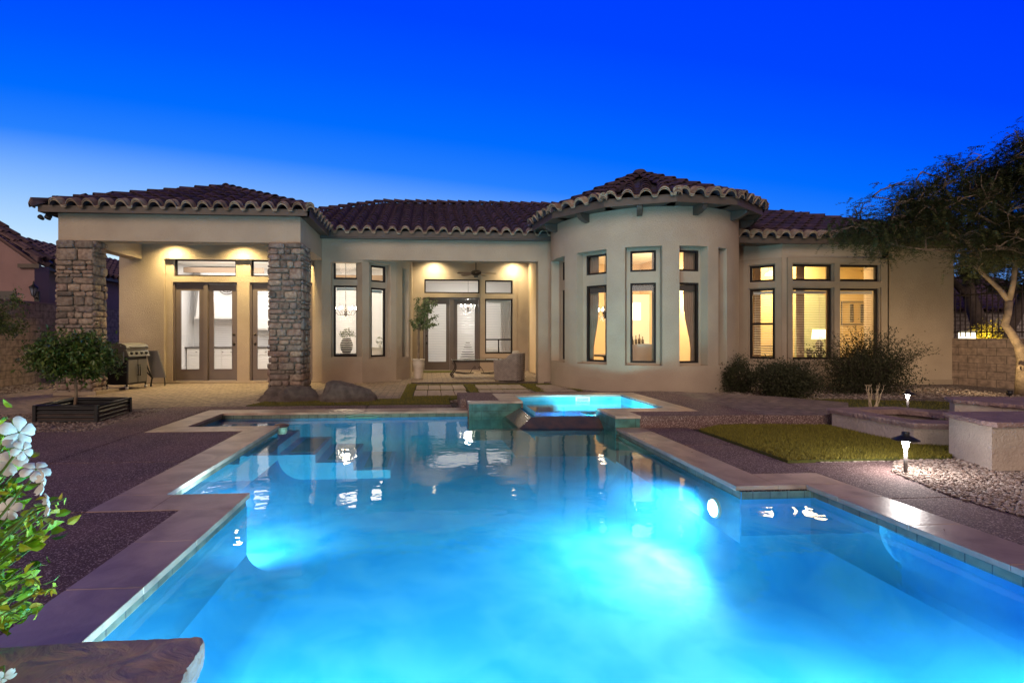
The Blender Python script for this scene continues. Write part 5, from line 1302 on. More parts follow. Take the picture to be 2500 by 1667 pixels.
for i in range(4):
    p, q = AL[i], AL[(i+1)%4]; a.tube([(p[0],p[1],.25),(q[0],q[1],.25)],.014,8)
a.build('rim', PLANTER, pl)
for i in range(4): a = MB(); a.bbox((AL[i][0]-.028,AL[i][1]-.028,0),(AL[i][0]+.028,AL[i][1]+.028,.262),.008); a.build('corner_post', PLANTER, pl)
a = MB(); a.prism(AL,0.0,.15); a.build('soil', SOIL, pl)
def bushy(name, label, cat, loc, crown_c, crown_r, n, lsz, leafm, trunk, seed, clumps=26, group=None, lw=.5, shell=.35):
    """leafy crown made of many leaf clumps around branch tips"""
    rn = random.Random(seed); e = empty(name, label, cat, loc, 0, group)
    tr = MB(); tips = []
    C_ = Vector(crown_c); Rr = Vector(crown_r); base = Vector((0,0,0)) if not trunk else Vector((0,0,trunk))
    if trunk: tr.tube([(0,0,-.02),(.015,.01,trunk*.5),(0,0,trunk)],[.026,.022,.018],8)
    for k in range(clumps):
        v = Vector((rn.gauss(0,1),rn.gauss(0,1),rn.gauss(0,1))).normalized(); q = rn.uniform(shell,1)**.6*(1+.55*noise.noise(v*2.2+Vector((seed,0,0))))*rn.uniform(.85,1.15)
        tip = C_+Vector((v.x*Rr.x,v.y*Rr.y,v.z*Rr.z))*q
        if tip.z < .03: tip.z = .03+rn.random()*.1
        mid = base.lerp(tip,.5)+Vector((rn.gauss(0,.05),rn.gauss(0,.05),rn.uniform(0,.1)))
        tr.tube([base,mid,tip],[.013,.009,.003],5); tips.append((tip, rn.random()))
    tr.build('trunk', BARK_D if not trunk else BARK, e)
    lf = MB(); per = n//clumps; cr_ = max(Rr)*.30
    for tip, tt in tips:
        for i in range(per):
            v = Vector((rn.gauss(0,1),rn.gauss(0,1),rn.gauss(0,1)))*cr_*.55; p = tip+v
            if p.z < .0: continue
            d = Vector((rn.gauss(0,1),rn.gauss(0,1),rn.gauss(.2,1))); up = Vector((rn.gauss(0,.6),rn.gauss(0,.6),1))
            L = lsz*rn.uniform(.6,1.2); d.normalize(); s = d.cross(up).normalized(); nn = s.cross(d)
            lf.face([p,p+d*L*.45-s*L*lw*.5+nn*L*.08,p+d*L-nn*L*.1,p+d*L*.45+s*L*lw*.5+nn*L*.08],0,min(1,max(0,tt*.5+rn.random()*.6)))
    lf.build('crown', leafm, e)
    return e
bushy('citrus_tree','small bushy citrus tree growing in the black metal planter','tree',(-5.70,8.72,.145),(-.03,0,.80),(.58,.48,.30),9000,.085,LEAF_D,.50,5,clumps=80,lw=.5,shell=.15)

# ------------------------------------------------ boulders
def boulder(label, loc, sx, sy_, sz, seed, rz=0, dent=0):
    mb = MB(); nu, nv = 84, 46; vs = []
    for j in range(nv+1):
        th = math.pi*j/nv
        for i in range(nu):
            ph = 2*math.pi*i/nu; v = Vector((math.sin(th)*math.cos(ph),math.sin(th)*math.sin(ph),math.cos(th)))
            k = 1+.22*noise.noise(v*1.3+Vector((seed,0,0)))+.07*noise.noise(v*4+Vector((0,seed,0)))+.035*(1-abs(noise.noise(v*5.5+Vector((seed,3,0))))*2)+.022*noise.noise(v*13)+.012*noise.noise(v*30)
            if dent: k -= .22*math.exp(-((v.x-(-.25))/.16)**2)*max(0,v.z+.2)
            z_ = v.z*k*sz*(1.0-.28*v.x*(0 if dent else 1)); vs.append((v.x*k*sx,v.y*k*sy_,max(z_,-.08)))
    mb.mesh(vs,[(j*nu+i,(j+1)*nu+i,(j+1)*nu+(i+1)%nu,j*nu+(i+1)%nu) for j in range(nv) for i in range(nu)],0,.5,True)
    o = mb.build('boulder', BOULDER); o.location = loc; o.rotation_euler = (0,0,rz); tag(o,label,'boulder','boulders on the grass strip'); return o
boulder('two humped dark granite boulder in front of the right stone pillar', (-2.82,10.62,.0), .60, .40, .32, 2.3, 0, 1)
boulder('smooth whale shaped dark granite boulder at the left of the grass strip centre', (-1.62,10.52,.0), .60, .42, .36, 9.1)

# floating chlorinator
fc = empty('chlorine_floater', 'round floating chlorine dispenser with dark lid at the pool steps', 'pool floater', (onY(686,1020,7.95)[0],7.98,PZ))
a = MB(); a.lathe([(.07,-.10),(.085,-.05),(.09,.01)],n=24); a.build('canister', WHITE, fc); a = MB(); a.lathe([(.105,.01),(.11,.03),(.10,.045),(.03,.055)],n=24); a.build('lid', mat('floater_lid',(.10,.05,.05),.4), fc)

# ------------------------------------------------ right garden: planter box, seat walls, path lights
def rock_cap(mb, P, z0, z1, over=.06, mi=0):
    """stone cap with rough edge"""
    n = len(P); cx_ = sum(p[0] for p in P)/n; cy_ = sum(p[1] for p in P)/n; pts = []
    for i in range(n):
        a_, b_ = P[i], P[(i+1)%n]; L = math.hypot(b_[0]-a_[0],b_[1]-a_[1]); k = max(2,int(L/.05))
        nx_, ny_ = (b_[1]-a_[1])/L, -(b_[0]-a_[0])/L
        if (a_[0]-cx_)*nx_+(a_[1]-cy_)*ny_ < 0: nx_, ny_ = -nx_, -ny_
        for j in range(k):
            q = j/k; pts.append((a_[0]+(b_[0]-a_[0])*q, a_[1]+(b_[1]-a_[1])*q, nx_, ny_))
    rings = []
    for dz, do in ((0,over*.75),(.25,over*1.0),(.7,over*1.05),(1,over*.85)):
        rings.append([(x_+nx_*(do+rnd.gauss(0,.005)),y_+ny_*(do+rnd.gauss(0,.005)),z0+(z1-z0)*dz+(rnd.gauss(0,.003) if dz < 1 else 0)) for x_,y_,nx_,ny_ in pts])
    m_ = len(pts); vs = [v for r_ in rings for v in r_]
    mb.mesh(vs,[(r_*m_+i,r_*m_+(i+1)%m_,(r_+1)*m_+(i+1)%m_,(r_+1)*m_+i) for r_ in range(3) for i in range(m_)],mi,.5,False)
    mb.mesh(vs,[tuple(range(3*m_,4*m_)),tuple(range(m_-1,-1,-1))],mi)
FP = [(5.74,6.9),(5.76,5.69),(6.32,5.55),(6.95,5.85),(7.0,6.55),(6.75,6.95)]
fp = empty('fire_pit_planter', 'low six sided stucco planter box with purple stone cap at the back of the lawn', 'planter', (6.3,6.3,0))
FL = [(x_-6.3,y_-6.3) for x_,y_ in FP]; FI = [(x_*.60,y_*.60) for x_,y_ in FL]
a = MB(); n = len(FL)
for P_, zz0, zz1, flip in ((FL,-.1,.205,0),([(x_*.80,y_*.80) for x_,y_ in FL],.0,.25,1)):
    for i in range(n):
        p, q = P_[i], P_[(i+1)%n]; a.face([(*p,zz0),(*q,zz0),(*q,zz1),(*p,zz1)])
a.build('box_wall', SEATW, fp)
a = MB()
for i in range(n):
    p, q = FL[i], FL[(i+1)%n]; sc = 1.075; si = .66
    po, qo, pi_, qi = (p[0]*sc,p[1]*sc),(q[0]*sc,q[1]*sc),(p[0]*si,p[1]*si),(q[0]*si,q[1]*si)
    K = 14
    vo = [(po[0]+(qo[0]-po[0])*k/K+rnd.gauss(0,.004), po[1]+(qo[1]-po[1])*k/K+rnd.gauss(0,.004)) for k in range(K+1)]; vi = [(pi_[0]+(qi[0]-pi_[0])*k/K, pi_[1]+(qi[1]-pi_[1])*k/K) for k in range(K+1)]
    vo[0], vo[-1] = po, qo
    vs = [(x_,y_,.275) for x_,y_ in vo]+[(x_,y_,.275) for x_,y_ in vi]+[(x_*1.008,y_*1.008,.25) for x_,y_ in vo]+[(x_*.98,y_*.98,.206) for x_,y_ in vo]+[(x_,y_,.206) for x_,y_ in vi]; K1 = K+1
    a.mesh(vs,[(k,k+1,K1+k+1,K1+k) for k in range(K)]+[(2*K1+k,2*K1+k+1,k+1,k) for k in range(K)]+[(3*K1+k,3*K1+k+1,2*K1+k+1,2*K1+k) for k in range(K)]+[(4*K1+k,4*K1+k+1,3*K1+k+1,3*K1+k) for k in range(K)]+[(K1+k,K1+k+1,4*K1+k+1,4*K1+k) for k in range(K)])
a.build('stone_cap', SEATCAP, fp)
a = MB(); a.prism([(x_*.78,y_*.78) for x_,y_ in FL],.0,.10); a.build('soil', SOIL, fp)
def seat_wall(label, P, z1, zc):
    cx_ = sum(p[0] for p in P)/len(P); cy_ = sum(p[1] for p in P)/len(P); e = empty('seat_wall', label, 'seat wall', (cx_,cy_,0), 0, 'low stucco seat walls')
    Q = [(x_-cx_,y_-cy_) for x_,y_ in P]; a = MB(); a.prism(Q,-.1,z1); a.build('wall', SEATW, e); a = MB(); rock_cap(a,Q,z1+.001,zc,.05); a.build('stone_cap', SEATCAP, e); return e
seat_wall('near stucco seat wall with rough stone cap at the right edge by the gravel', [(5.63,5.16),(5.42,4.56),(9.5,4.35),(9.5,5.05)], .425, .475)
seat_wall('rear stucco seat wall with rough stone cap behind the near one', [(6.90,6.25),(7.22,5.62),(10.5,5.3),(10.5,6.1),(7.1,6.5)], .42, .47)
def path_light(label, loc):
    e = empty('path_light', label, 'path light', loc, 0, 'garden path lights')
    a = MB(); a.lathe([(.016,-.05),(.016,.24)],n=12); a.lathe([(.028,0),(.028,.015)],n=12); a.build('post', mat('post_metal',(.12,.105,.10),.5,metal=.3) if 'post_metal' not in bpy.data.materials else bpy.data.materials['post_metal'], e)
    a = MB(); a.lathe([(.018,.24),(.022,.26),(.032,.315)],n=16); a.build('lens', PLENS, e)
    a = MB(); a.lathe([(.108,.318),(.106,.324),(.075,.342),(.032,.362),(.030,.392),(.028,.395)],n=28); a.build('cap', BLACK, e)
    lamp('path_lamp','POINT',(0,-.0,.290),PLW,(1.0,.93,.88),e,.035)
    return e
PLW = 48
p1 = ground(2211,1156); p2 = (8.09,8.10)
path_light('black mushroom path light standing in the pale gravel by the lawn', (p1[0],p1[1],0.0))
PLW = 9
path_light('small mushroom path light far behind the planter box', (p2[0],p2[1],0.0))
e = empty('bare_twig_plant','leafless pale twiggy plant behind the planter box','plant',(7.55,8.2,.0))
a = MB()
for k in range(11):
    t_ = rnd.uniform(-1,1); p = Vector((t_*.04,rnd.uniform(-.03,.03),0)); pts = [p]
    for j in range(6): p = p+Vector((t_*.030+rnd.gauss(0,.012),rnd.gauss(0,.01),.075)); pts.append(p)
    a.tube(pts,[.009,.008,.007,.006,.005,.004,.002],5)
    for j in range(2,7):
        for s_ in (-1,1): q = pts[j]; a.tube([q,q+Vector((s_*rnd.uniform(.01,.03),rnd.uniform(-.02,.02),rnd.uniform(.01,.03)))],[.003,.001],4)
a.build('stem', mat('dry_stem',(.50,.40,.26),.8), e)
bushy('grey_plant','tiny silvery plant at the foot of the rear seat wall','plant',(6.72,6.2,.0),(0,0,.10),(.10,.10,.10),160,.05,mat('leaf_silver',(.3,.32,.22),.7),0,77,clumps=8)
# uplight for the tree and the hose box
bushy('round_shrub','rounded clipped dark green shrub below the right wing window','shrub',(7.60,10.45,.0),(0,0,.30),(.54,.48,.38),14000,.05,LEAF_S,0,31,clumps=170,shell=.55)
bushy('low_shrub','loose dark shrub growing against the tower base','shrub',(7.15,11.35,.0),(0,0,.34),(.46,.42,.36),7000,.05,LEAF_S,0,32,clumps=80)
bushy('wild_shrub','large airy dark shrub with arching twigs under the right wing windows','shrub',(9.95,10.95,.0),(0,0,.52),(.95,.6,.60),20000,.05,LEAF_S,0,33,clumps=260,shell=.3)
e = empty('wild_twigs','dark arching twig sprays rising above the large shrub','shrub',(9.95,10.95,.5)); a = MB(); lf = MB()
for k in range(46):
    t_ = rnd.uniform(-1,1); p = Vector((t_*.5,rnd.uniform(-.3,.3),0)); d = Vector((t_*1.3,rnd.gauss(0,.3),1.2)).normalized(); pts = [p]
    for j in range(8): d = (d+Vector((t_*.05+rnd.gauss(0,.08),rnd.gauss(0,.05),-.06))).normalized(); p = p+d*rnd.uniform(.10,.155); pts.append(p)
    a.tube(pts,[.008,.007,.006,.005,.004,.004,.003,.003,.002],4)
    for j in range(3,9):
        for q in range(5): leaf(lf, pts[j]+rv()*.03, rv(), rv(), .035, .018, rnd.random())
a.build('stem', BARK_D, e); lf.build('foliage', LEAF_S, e)

# feathery trees: recursive limbs then fine drooping sprays
def feather_tree(name, label, loc, limbs, crown, n_spray, seed, bark, leafm, r0=.10, leafsz=.022, fine=22, group=None):
    rn = random.Random(seed); e = empty(name, label, 'tree', loc, 0, group); tr = MB(); tips = []
    for pts, rads in limbs:
        # resample with wobble
        tr.tube(pts, rads, 10)
    joints = [Vector(p) for pts, rads in limbs for p in pts[1:] if p[2] > crown['zmin']]
    for k in range(n_spray):
        # target in the crown volume
        for _ in range(40):
            q = Vector((rn.uniform(*crown['x']), rn.uniform(*crown['y']), rn.uniform(*crown['z'])))
            if crown['test'](q) : break
        j = min(joints, key=lambda p: (p-q).length+rn.uniform(0,.6)); d = q-j; L = d.length
        mid = j.lerp(q,.5)+Vector((rn.gauss(0,.08),rn.gauss(0,.08),.12*L)); pts = [j, j.lerp(mid,.5)+Vector((0,0,.03)), mid, mid.lerp(q,.5)+Vector((0,0,.05)), q]
        r = .012+.010*min(1,L); tr.tube(pts,[r,r*.8,r*.6,r*.4,.003],5); tips.append((mid,q))
        if len(joints) < 400: joints.append(mid)
    tr.build('trunk', bark, e)
    lf = MB(); tw = MB()
    for mid, q in tips:
        tt = rn.random()
        for k in range(fine):
            p = mid.lerp(q, rn.uniform(.3,1.1))+Vector((rn.gauss(0,.16),rn.gauss(0,.16),rn.gauss(0,.10))); d = Vector((rn.gauss(0,1),rn.gauss(0,1),rn.uniform(-.7,.35))).normalized(); Ls = rn.uniform(.12,.30)
            e1 = p+d*Ls*.55; e2 = p+d*Ls+Vector((0,0,-Ls*.18)); s = d.cross(Vector((0,0,1))).normalized()*.002
            lf.face([p-s,p+s,e1+s,e1-s],0,tt*.4); lf.face([e1-s,e1+s,e2],0,tt*.4)
            m_ = 7
            for i in range(m_):
                f = (i+.6)/m_; b = p.lerp(e1,f*1.8) if f < .55 else e1.lerp(e2,(f-.55)/.45)
                for sd_ in (-1,1):
                    dd = (d*.4+s.normalized()*sd_+Vector((0,0,rn.gauss(0,.3)))).normalized(); c = b+dd*leafsz*rn.uniform(.7,1.4); w = d*leafsz*.28
                    lf.face([b-w,c-w*.4,c+w*.4,b+w],0,min(1,tt*.6+rn.random()*.5))
    lf.build('crown', leafm, e); return e
# tree at the right edge: base (12.39,9.88)? brought in front of the fence
T0 = Vector((*ground(2493,966,0.0),0))
def tp(px, py, dd=0):   # a point of the trunk plane at the tree's own depth
    x_, z_ = onY(px,py,T0.y+dd); return (x_-T0.x, dd, z_)
limbs = [([tp(2500,968),tp(2497,905),tp(2498,880),tp(2488,845),tp(2468,812),tp(2453,793),tp(2461,765),tp(2464,735)],[.15,.115,.105,.085,.075,.07,.062,.06]),
         ([tp(2464,735),tp(2440,706,.1),tp(2412,680,.2),tp(2386,655,.2),tp(2392,630,.2),tp(2360,590,.3),tp(2300,560,.2),tp(2210,545,.0)],[.055,.045,.04,.04,.034,.03,.024,.014]),
         ([tp(2464,735),tp(2474,690,-.1),tp(2480,640,-.1),tp(2470,570,0),tp(2440,500,0),tp(2400,440,0)],[.05,.045,.04,.034,.028,.014]),
         ([tp(2498,880),tp(2530,800,.1),tp(2560,700,.2),tp(2550,560,.2),tp(2520,440,.2)],[.07,.06,.05,.035,.015]),
         ([tp(2392,630,.2),tp(2330,615,-.2),tp(2260,610,-.4),tp(2190,600,-.5)],[.026,.02,.015,.008]),
         ([tp(2470,570),tp(2380,520,-.3),tp(2260,500,-.4),tp(2130,480,-.4)],[.028,.022,.018,.010]),
         ([tp(2440,500),tp(2350,450,.3),tp(2250,420,.3)],[.024,.018,.010]),
         ([tp(2550,560,.2),tp(2620,480,.3),tp(2700,430,.3)],[.03,.02,.01])]
def crown_test(q):
    # upper outline of the canopy falls away to the left; lower edge rises to the left
    x_ = q.x+T0.x; y_ = q.y+T0.y; t = (x_*CY-y_*SY)/(x_*SY+y_*CY); s = (t-.675)/(1.10-.675)   # 0 = left tip, 1 = frame edge
    if s < 0 or s > 1.5: return False
    top = 2.95+.5*min(1,s*3)+2.1*min(1,s)**1.1+.25*noise.noise(Vector((x_*1.3,y_,3))); bot = 3.30-.50*min(1,s*1.2)+.2*noise.noise(Vector((x_*1.7,y_,9)))
    if not bot < q.z < top: return False
    if noise.noise(q*1.1+Vector((5,2,1))) < -.16: return False
    return True
feather_tree('mesquite_tree','feathery leaved tree with a pale uplit trunk at the right edge', T0,
             limbs, dict(x=(-5.2,3.0), y=(-1.0,1.3), z=(2.3,5.9), test=crown_test, zmin=2.2), 1350, 8, BARK, LEAF_M, fine=21, leafsz=.031)
ul = empty('tree_uplight','small black ground spotlight at the foot of the right edge tree','spotlight',(T0.x-.95,T0.y-.55,.0))
a = MB(); a.lathe([(.03,.08),(.045,.10),(.05,.18)],n=16); a.build('housing', BLACK, ul); a = MB(); a.lathe([(.008,-.03),(.008,.09)],n=8); a.build('stake', BLACK, ul)
lamp('uplight_lamp','SPOT',(.0,.0,.20),210,(1.0,.74,.36),ul,.04,rot=(R(180-48),0,R(-14)),spot=R(140))
# knot hole ring on trunk
e_ = bpy.data.objects['mesquite_tree']
a = MB(); kx = tp(2492,898,-.11); a.tube([(kx[0]+.055*math.cos(R(30*k)),kx[1],kx[2]+.062*math.sin(R(30*k))) for k in range(13)],.024,8); a.build('knot', BARK, e_)

# ------------------------------------------------ boundary walls, neighbours
bw = empty('block_wall','tall tan block wall along the left boundary','block wall',(-10.95,12,0))
a = MB(); a.box((-.1,-6,-.1),(.1,9,2.2)); a.build('wall', BLOCK_Y, bw); a = MB(); a.box((-.11,-6,2.2),(.11,9,2.25)); a.build('cap', SEATCAP, bw)
f0, f1 = (13.27,12.03), (13.22,9.2)
fw_ = empty('boundary_wall','low tan block wall with iron bars above at the right boundary','fence',(13.3,11.2,0))
Lf = 6.5; ang = math.atan2(10.47-12.04,13.6-13.26)
a = MB()
p0 = Vector((ex1-.05,EY+.05)); p1_ = Vector(ground(2500,952,.0)); dd_ = (p1_-p0).normalized()
Mf = Matrix.Translation((p0.x-13.3,p0.y-11.2,0)) @ Matrix.Rotation(math.atan2(dd_.y,dd_.x),4,'Z')
a.box((0,0,-.1),(Lf,.2,1.235)); o = a.build('wall', BLOCK_X, fw_); o.matrix_local = Mf
a = MB(); a.box((0,.085,2.36),(Lf,.115,2.395)); a.box((0,.085,1.38),(Lf,.115,1.41)); o = a.build('rail', IRON, fw_); o.matrix_local = Mf
k = 0; bars = []
while k*.115 < Lf:
    a = MB(); x_ = .06+k*.115; a.box((x_-.009,.09,1.28),(x_+.009,.108,2.52)); 
    if not bars: o = a.build('bar', IRON, fw_); o.matrix_local = Mf; bars.append(o)
    else: c = bars[0].copy(); COL.objects.link(c); c.parent = fw_; c.matrix_local = Mf @ Matrix.Translation((k*.115,0,0))
    k += 1
# neighbour to the left
nh = empty('neighbour_house','purple tinted neighbour house with tiled roof beyond the left block wall','house',(-14,18,0))
NO = Vector((-14,18,0))
def nb(mb, name, mats, parent=nh):
    mb.v = [(v[0]-NO.x,v[1]-NO.y,v[2]) for v in mb.v]; return mb.build(name, mats, parent)
a = MB(); a.prism([(-19,16),(-11.6,16),(-11.6,16.6),(-12.05,16.6),(-12.05,32),(-19,32)],0,3.40); 
a.mesh([(-19,16,3.4),(-11.6,16,3.4),(-13.4,16,4.72),(-19,16.3,3.4),(-11.6,16.3,3.4),(-13.4,16.3,4.72),(-19,16,4.7),(-19,16.3,4.7)],[(0,1,2,6),(3,7,5,4)])
nb(a,'wall',NSTUCCO)
a = MB(); g_ = .74
roof(a, ((-11.35,15.75,3.56),(-11.35,16.45,3.56)), (-1,0,g_), [(-11.35,15.75,3.56),(-11.35,16.45,3.56),(-13.4,16.45,3.56+g_*2.05),(-13.4,15.75,3.56+g_*2.05)], seed=90)
roof(a, ((-11.7,16.6,3.46),(-11.7,33,3.46)), (-1,0,.42), [(-11.7,16.6,3.46),(-11.7,33,3.46),(-15,33,4.85),(-15,16.6,4.85)], seed=91)
ridge(a,(-11.35,15.78,3.52),(-13.4,15.78,3.52+g_*2.05),92,r=.09); ridge(a,(-15,16.6,4.85),(-15,33,4.85),93,pale_first=False)
nb(a,'roof',[NTILE,NTILE,DARK])
a = MB(); a.box((-12.0,15.9,3.3),(-11.4,15.99,3.42)); a.box((-11.7,16.6,3.32),(-11.66,33,3.46)); nb(a,'fascia',FASCIA)
wxa = X(40,16)
a = MB(); a.box((wxa-1.6,15.97,1.0),(wxa,15.99,2.62)); w_ = nb(a,'window',DARK)
ln = empty('wall_lantern','black lantern with glass panes on the neighbour house wall','lantern',(X(82,15.8),15.8,2.55))
a = MB(); a.tube([(-.03,.19,-.10),(-.02,.10,-.16),(0,0,-.10)],.016,6); a.box((-.10,.16,-.24),(.04,.195,.06)); a.build('bracket', BLACK, ln)
a = MB(); a.lathe([(.045,-.07),(.075,.04),(.10,.15),(.115,.155)],n=6); a.build('glass_body', mat('lantern_glass',(.22,.25,.34),.15), ln)
a = MB(); a.lathe([(.125,.155),(.12,.17),(.05,.23),(.02,.27),(.025,.29),(.006,.36)],n=12); a.lathe([(.05,-.09),(.05,-.07)],n=8)
for k in range(6): t_ = k*math.pi/3; a.tube([(.048*math.cos(t_),.048*math.sin(t_),-.07),(.104*math.cos(t_),.104*math.sin(t_),.155)],.007,5)
a.build('cage', BLACK, ln)
# tree leaning in at the left edge
L0 = Vector((-10.45,12.4,0))
def lp(px, py, dd=0):
    x_, z_ = onY(px,py,L0.y+dd); return Vector((x_-L0.x, dd, z_))
e = empty('left_edge_tree','dark leafy branches reaching in from the left edge before the block wall','tree',L0)
a = MB(); a.tube([(-.9,0,0),(-.85,0,.9),lp(-30,790)],[.06,.05,.035],8); tips = []
for k in range(44):
    q = lp(rnd.uniform(-60,58),rnd.uniform(715,815),rnd.uniform(-.4,.4)); st_ = lp(-30,790); md = st_.lerp(q,.5)+Vector((0,0,.06)); a.tube([st_,md,q],[.014,.008,.003],5); tips += [md,q,q]
a.build('trunk', BARK, e); lf = MB()
for k in range(2400): leaf(lf, rnd.choice(tips)+rv()*rnd.uniform(0,.20), rv(), rv(), rnd.uniform(.05,.08), .035, rnd.random()*.8)
lf.build('crown', LEAF_D, e)

# beyond the right fence: neighbour house, dark tree, lit bush, lamp
n2 = empty('stone_house','neighbour house of grey stone with dark tile roof beyond the right fence','house',(20,20,0))
a = MB(); a.box((-9,0,0),(8,8,2.3)); a.build('wall', NSTUCCO, n2)
a = MB(); a.box((-1.6,-.25,0),(7,-.01,2.55)); a.build('stone_wall', brick_mat('ashlar_stone',(.33,.29,.27),(.24,.21,.20),(.07,.06,.06),.45,.16,.012,.6,.9,axes='XZ'), n2)
a = MB()
roof(a, ((-9.5,-.5,2.35),(8.5,-.5,2.35)), (0,1,.42), [(-9.5,-.5,2.35),(8.5,-.5,2.35),(8.5,4,4.24),(-9.5,4,4.24)], seed=95)
a.build('roof', [NTILE,NTILE,DARK], n2)
def vol_test(c, r):
    return lambda q: ((q.x-c[0])/r[0])**2+((q.y-c[1])/r[1])**2+((q.z-c[2])/r[2])**2 < 1 and noise.noise(q*.9) > -.2
feather_tree('shade_tree','big dark forked tree standing beyond the iron bars','', [], dict(), 0, 1, BARK, LEAF_M) if False else None
DT0 = Vector((onY(2405,800,17.0)[0],17.0,0))
feather_tree('shade_tree','big dark forked tree standing beyond the iron bars', DT0,
   [([(0,0,0),(.05,0,.7),(-.15,0,1.5),(-.55,0,2.6),(-.75,0,3.6)],[.30,.27,.24,.20,.12]),([(.05,0,.7),(.6,0,1.2),(1.3,.1,2.0),(1.9,.2,3.2)],[.24,.22,.18,.12]),([(-.55,0,2.6),(-1.5,0,3.5),(-2.0,0,4.0)],[.14,.09,.05])],
   dict(x=(-3.6,4),y=(-1.6,1.6),z=(2.9,6.0),test=vol_test((0,0,4.2),(3.8,1.8,1.5)),zmin=1.4), 330, 15, BARK_D, LEAF_M, fine=20, leafsz=.05)
LBp = (onY(2403,800,13.6)[0],13.6,.0)
bushy('lit_hedge_bush','yellow lit rounded bush beyond the iron bars','shrub',LBp,(0,0,1.05),(.42,.4,.62),3000,.06,mat('leaf_painted_glow',(.4,.33,.02),.6,tone=[(.12,.11,.01),(.42,.36,.03),(.62,.52,.05)]),0,51,clumps=50,shell=.6)  # lamp glow painted into the yellow leaf colours
nl = empty('garden_lamp','glowing square lantern beyond the iron bars','lamp',(onY(2361,800,13.4)[0],13.4,.0))
a = MB(); a.bbox((-.13,-.13,1.1),(.13,.13,1.42),.01); a.build('lamp_shade', NLAMP, nl); a = MB(); a.box((-.1,-.1,0),(.1,.1,1.1)); a.box((-.15,-.15,1.42),(.15,.15,1.45)); a.build('post', DARK, nl)
lamp('garden_lamp_light','POINT',(.35,-.25,1.3),22,(1.0,.72,.25),nl,.1)

# security lights at the left eave
for k, dx_ in enumerate((0,)):
    e = empty('security_light','small black floodlight pair under the left roof corner','floodlight',(-8.33,11.90,3.93))
    a = MB(); a.bbox((-.05,-.05,-.03),(.05,.05,.04),.01); a.build('base', BLACK, e)
    for s_ in (-1,1): a = MB(); M = Matrix.Translation((s_*.07-.02,-.08,-.05))@Matrix.Rotation(R(70),4,'X'); a.lathe([(.03,-.05),(.045,0),(.05,.06)],n=14,M=M); a.build('head', BLACK, e)

# ------------------------------------------------ foreground: rock slab and flowers
sl = empty('rock_slab','large flat brown rock slab jutting over the pool at the bottom left','rock',(-1.1,1.3,.36))
zS = .36
def gs_(px, py): x_, y_ = ground(px,py,zS); return (x_+1.1, y_-1.3)
edge = [gs_(-420,1640),gs_(-200,1592),gs_(0,1581),gs_(120,1573),gs_(235,1565),gs_(360,1560),gs_(440,1556),gs_(488,1554),gs_(496,1562),gs_(484,1590),gs_(470,1612),gs_(452,1640),gs_(436,1690),gs_(400,1800),gs_(-300,1900)]
pts = []
for i in range(len(edge)):
    p, q = edge[i], edge[(i+1)%len(edge)]
    for k in range(6): s = k/6; pts.append((p[0]+(q[0]-p[0])*s+rnd.gauss(0,.0015), p[1]+(q[1]-p[1])*s+rnd.gauss(0,.0015)))
a = MB(); n = len(pts); cx_ = sum(p[0] for p in pts)/n; cy_ = sum(p[1] for p in pts)/n
rr = [(.0,1.0,0),(-.012,1.012,.3),(-.045,1.018,1),(-.075,.995,1),(-.10,.955,1)]
vs = []
for dz, sc, nz_ in rr:
    for i, (x_,y_) in enumerate(pts):
        w = .012*noise.noise(Vector((x_*9,y_*9,dz*30)))*nz_
        vs.append((cx_+(x_-cx_)*(sc+w), cy_+(y_-cy_)*(sc+w), dz))
a.mesh(vs,[(r_*n+(i+1)%n,r_*n+i,(r_+1)*n+i,(r_+1)*n+(i+1)%n) for r_ in range(4) for i in range(n)],0,.5,False)
a.mesh(vs,[tuple(range(n)),tuple(range(5*n-1,4*n-1,-1))]); a.build('slab', SLABM, sl)
a = MB(); a.bbox((-.9,-1.2,-.66),(.42,-.05,-.101),.03); a.build('support', SLABM, sl)

fl_ = empty('flowering_plant','white flowering plant with bright green leaves at the left edge of the foreground','plant',(-1.55,1.55,.0))
FO = Vector((-1.55,1.55,0))
def fpnt(px, py, d):      # point at distance d on the sight line through a place of the photo
    xc = (px-1130)/1250*d; return Vector((xc*CY+d*SY, -xc*SY+d*CY, 1.3-(py-820)/1250*d))-FO
st = MB(); lv = MB(); ptl = MB()
root = Vector((-.25,0,.0))
outline = [(1000,30),(1060,60),(1120,110),(1200,125),(1300,130),(1400,135),(1480,100),(1540,60)]
def xmax(py):
    for (a0,b0_),(a1,b1_) in zip(outline[:-1],outline[1:]):
        if a0 <= py <= a1: return b0_+(b1_-b0_)*(py-a0)/(a1-a0)
    return 30
rf_ = random.Random(5)
for k in range(190):
    py = rf_.uniform(1000,1530); px = rf_.uniform(-180,xmax(py)); d = rf_.uniform(1.25,1.6); tip = fpnt(px,py,d)
    mid = root.lerp(tip,.55)+Vector((-.03,0,.06)); st.tube([root,mid,tip],[.006,.004,.002],5)
    for i in range(18):
        c = mid.lerp(tip,rf_.uniform(.1,1.05))+rv()*rf_.uniform(0,.03); dv = rv(); dv.z = abs(dv.z)*.6-.1; L_ = rf_.uniform(.028,.052)
        # leaf as four faces with midrib fold
        dv.normalize(); s = dv.cross(rv()).normalized(); nn = s.cross(dv); w = L_*.26; t = min(1,max(0,rf_.gauss(.45,.25)))
        P0 = c; P1 = c+dv*L_*.3; P2 = c+dv*L_*.65; P3 = c+dv*L_-nn*L_*.18
        for sg in (-1,1):
            lv.face([P0,P1+s*w*sg+nn*w*.35,P1],0,t); lv.face([P1,P1+s*w*sg+nn*w*.35,P2+s*w*.8*sg+nn*w*.2,P2],0,t); lv.face([P2,P2+s*w*.8*sg+nn*w*.2,P3],0,t)
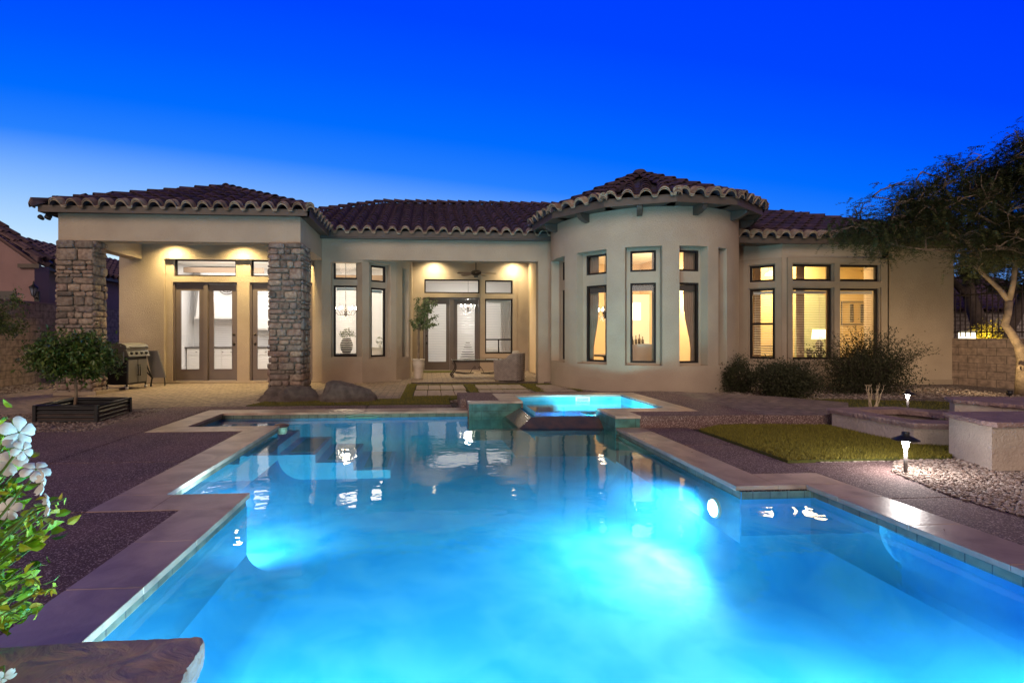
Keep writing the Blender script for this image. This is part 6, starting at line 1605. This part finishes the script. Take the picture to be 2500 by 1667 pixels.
FLW = [(48,1055,.044),(22,1125,.042),(88,1145,.036),(104,1180,.034),(56,1098,.026),(118,1232,.032),(20,1243,.030),(-20,1080,.04),(8,1655,.03)]
for px, py, r_ in FLW:
    ptl = MB(); r_ *= .86
    d = rf_.uniform(1.15,1.3); c = fpnt(px,py,d); ax = (Vector((.45,-.35,.45))+rv()*.8).normalized(); s = ax.orthogonal().normalized(); t2 = ax.cross(s); ph = rf_.uniform(0,6)
    st.tube([root.lerp(c,.6)+Vector((0,0,.04)),c-ax*.03,c],[.003,.003,.002],5)
    for k in range(5):
        an = ph+k*2*math.pi/5; dr = s*math.cos(an)+t2*math.sin(an); sd_ = dr.cross(ax)
        rws = []
        for q, w, h in ((.06,.06,.0),(.30,.20,.10),(.62,.40,.12),(.88,.38,.02),(1.04,.14,-.10)):
            rws.append([c+dr*r_*q+sd_*r_*w*x_+ax*r_*(h-.18*abs(x_)+rf_.gauss(0,.02)) for x_ in (-1,-.4,.4,1)])
        vv = [v for row in rws for v in row]; ptl.mesh(vv,[(j*4+i,j*4+i+1,(j+1)*4+i+1,(j+1)*4+i) for j in range(4) for i in range(3)],0,.5,True)
    ptl.build('flower', PETAL, fl_)
for (x0_,y0_,x1_,y1_) in [(20,1290,160,1215),(30,1480,140,1430),(60,1400,100,1430)]:
    st.tube([fpnt(x0_,y0_,1.3),fpnt((x0_+x1_)/2,(y0_+y1_)/2-6,1.28),fpnt(x1_,y1_,1.26)],[.003,.0025,.0015],5)
    for k in range(12):
        q = rf_.uniform(.3,1.05); c = fpnt(x0_+(x1_-x0_)*q,y0_+(y1_-y0_)*q,1.28); leaf(lv,c,rv(),rv(),.02,.012,rf_.uniform(.5,1))
st.build('stem', mat('stem_green',(.10,.16,.02),.6), fl_); lv.build('foliage', LEAF_B, fl_)
a = MB(); a.bbox((-.95,-.5,-.05),(.0,.25,.38),.03); o = a.build('planter_block', SLABM); o.location = (-2.2,1.2,0); tag(o,'brown stone planter block below the white flowers at the left edge','planter')
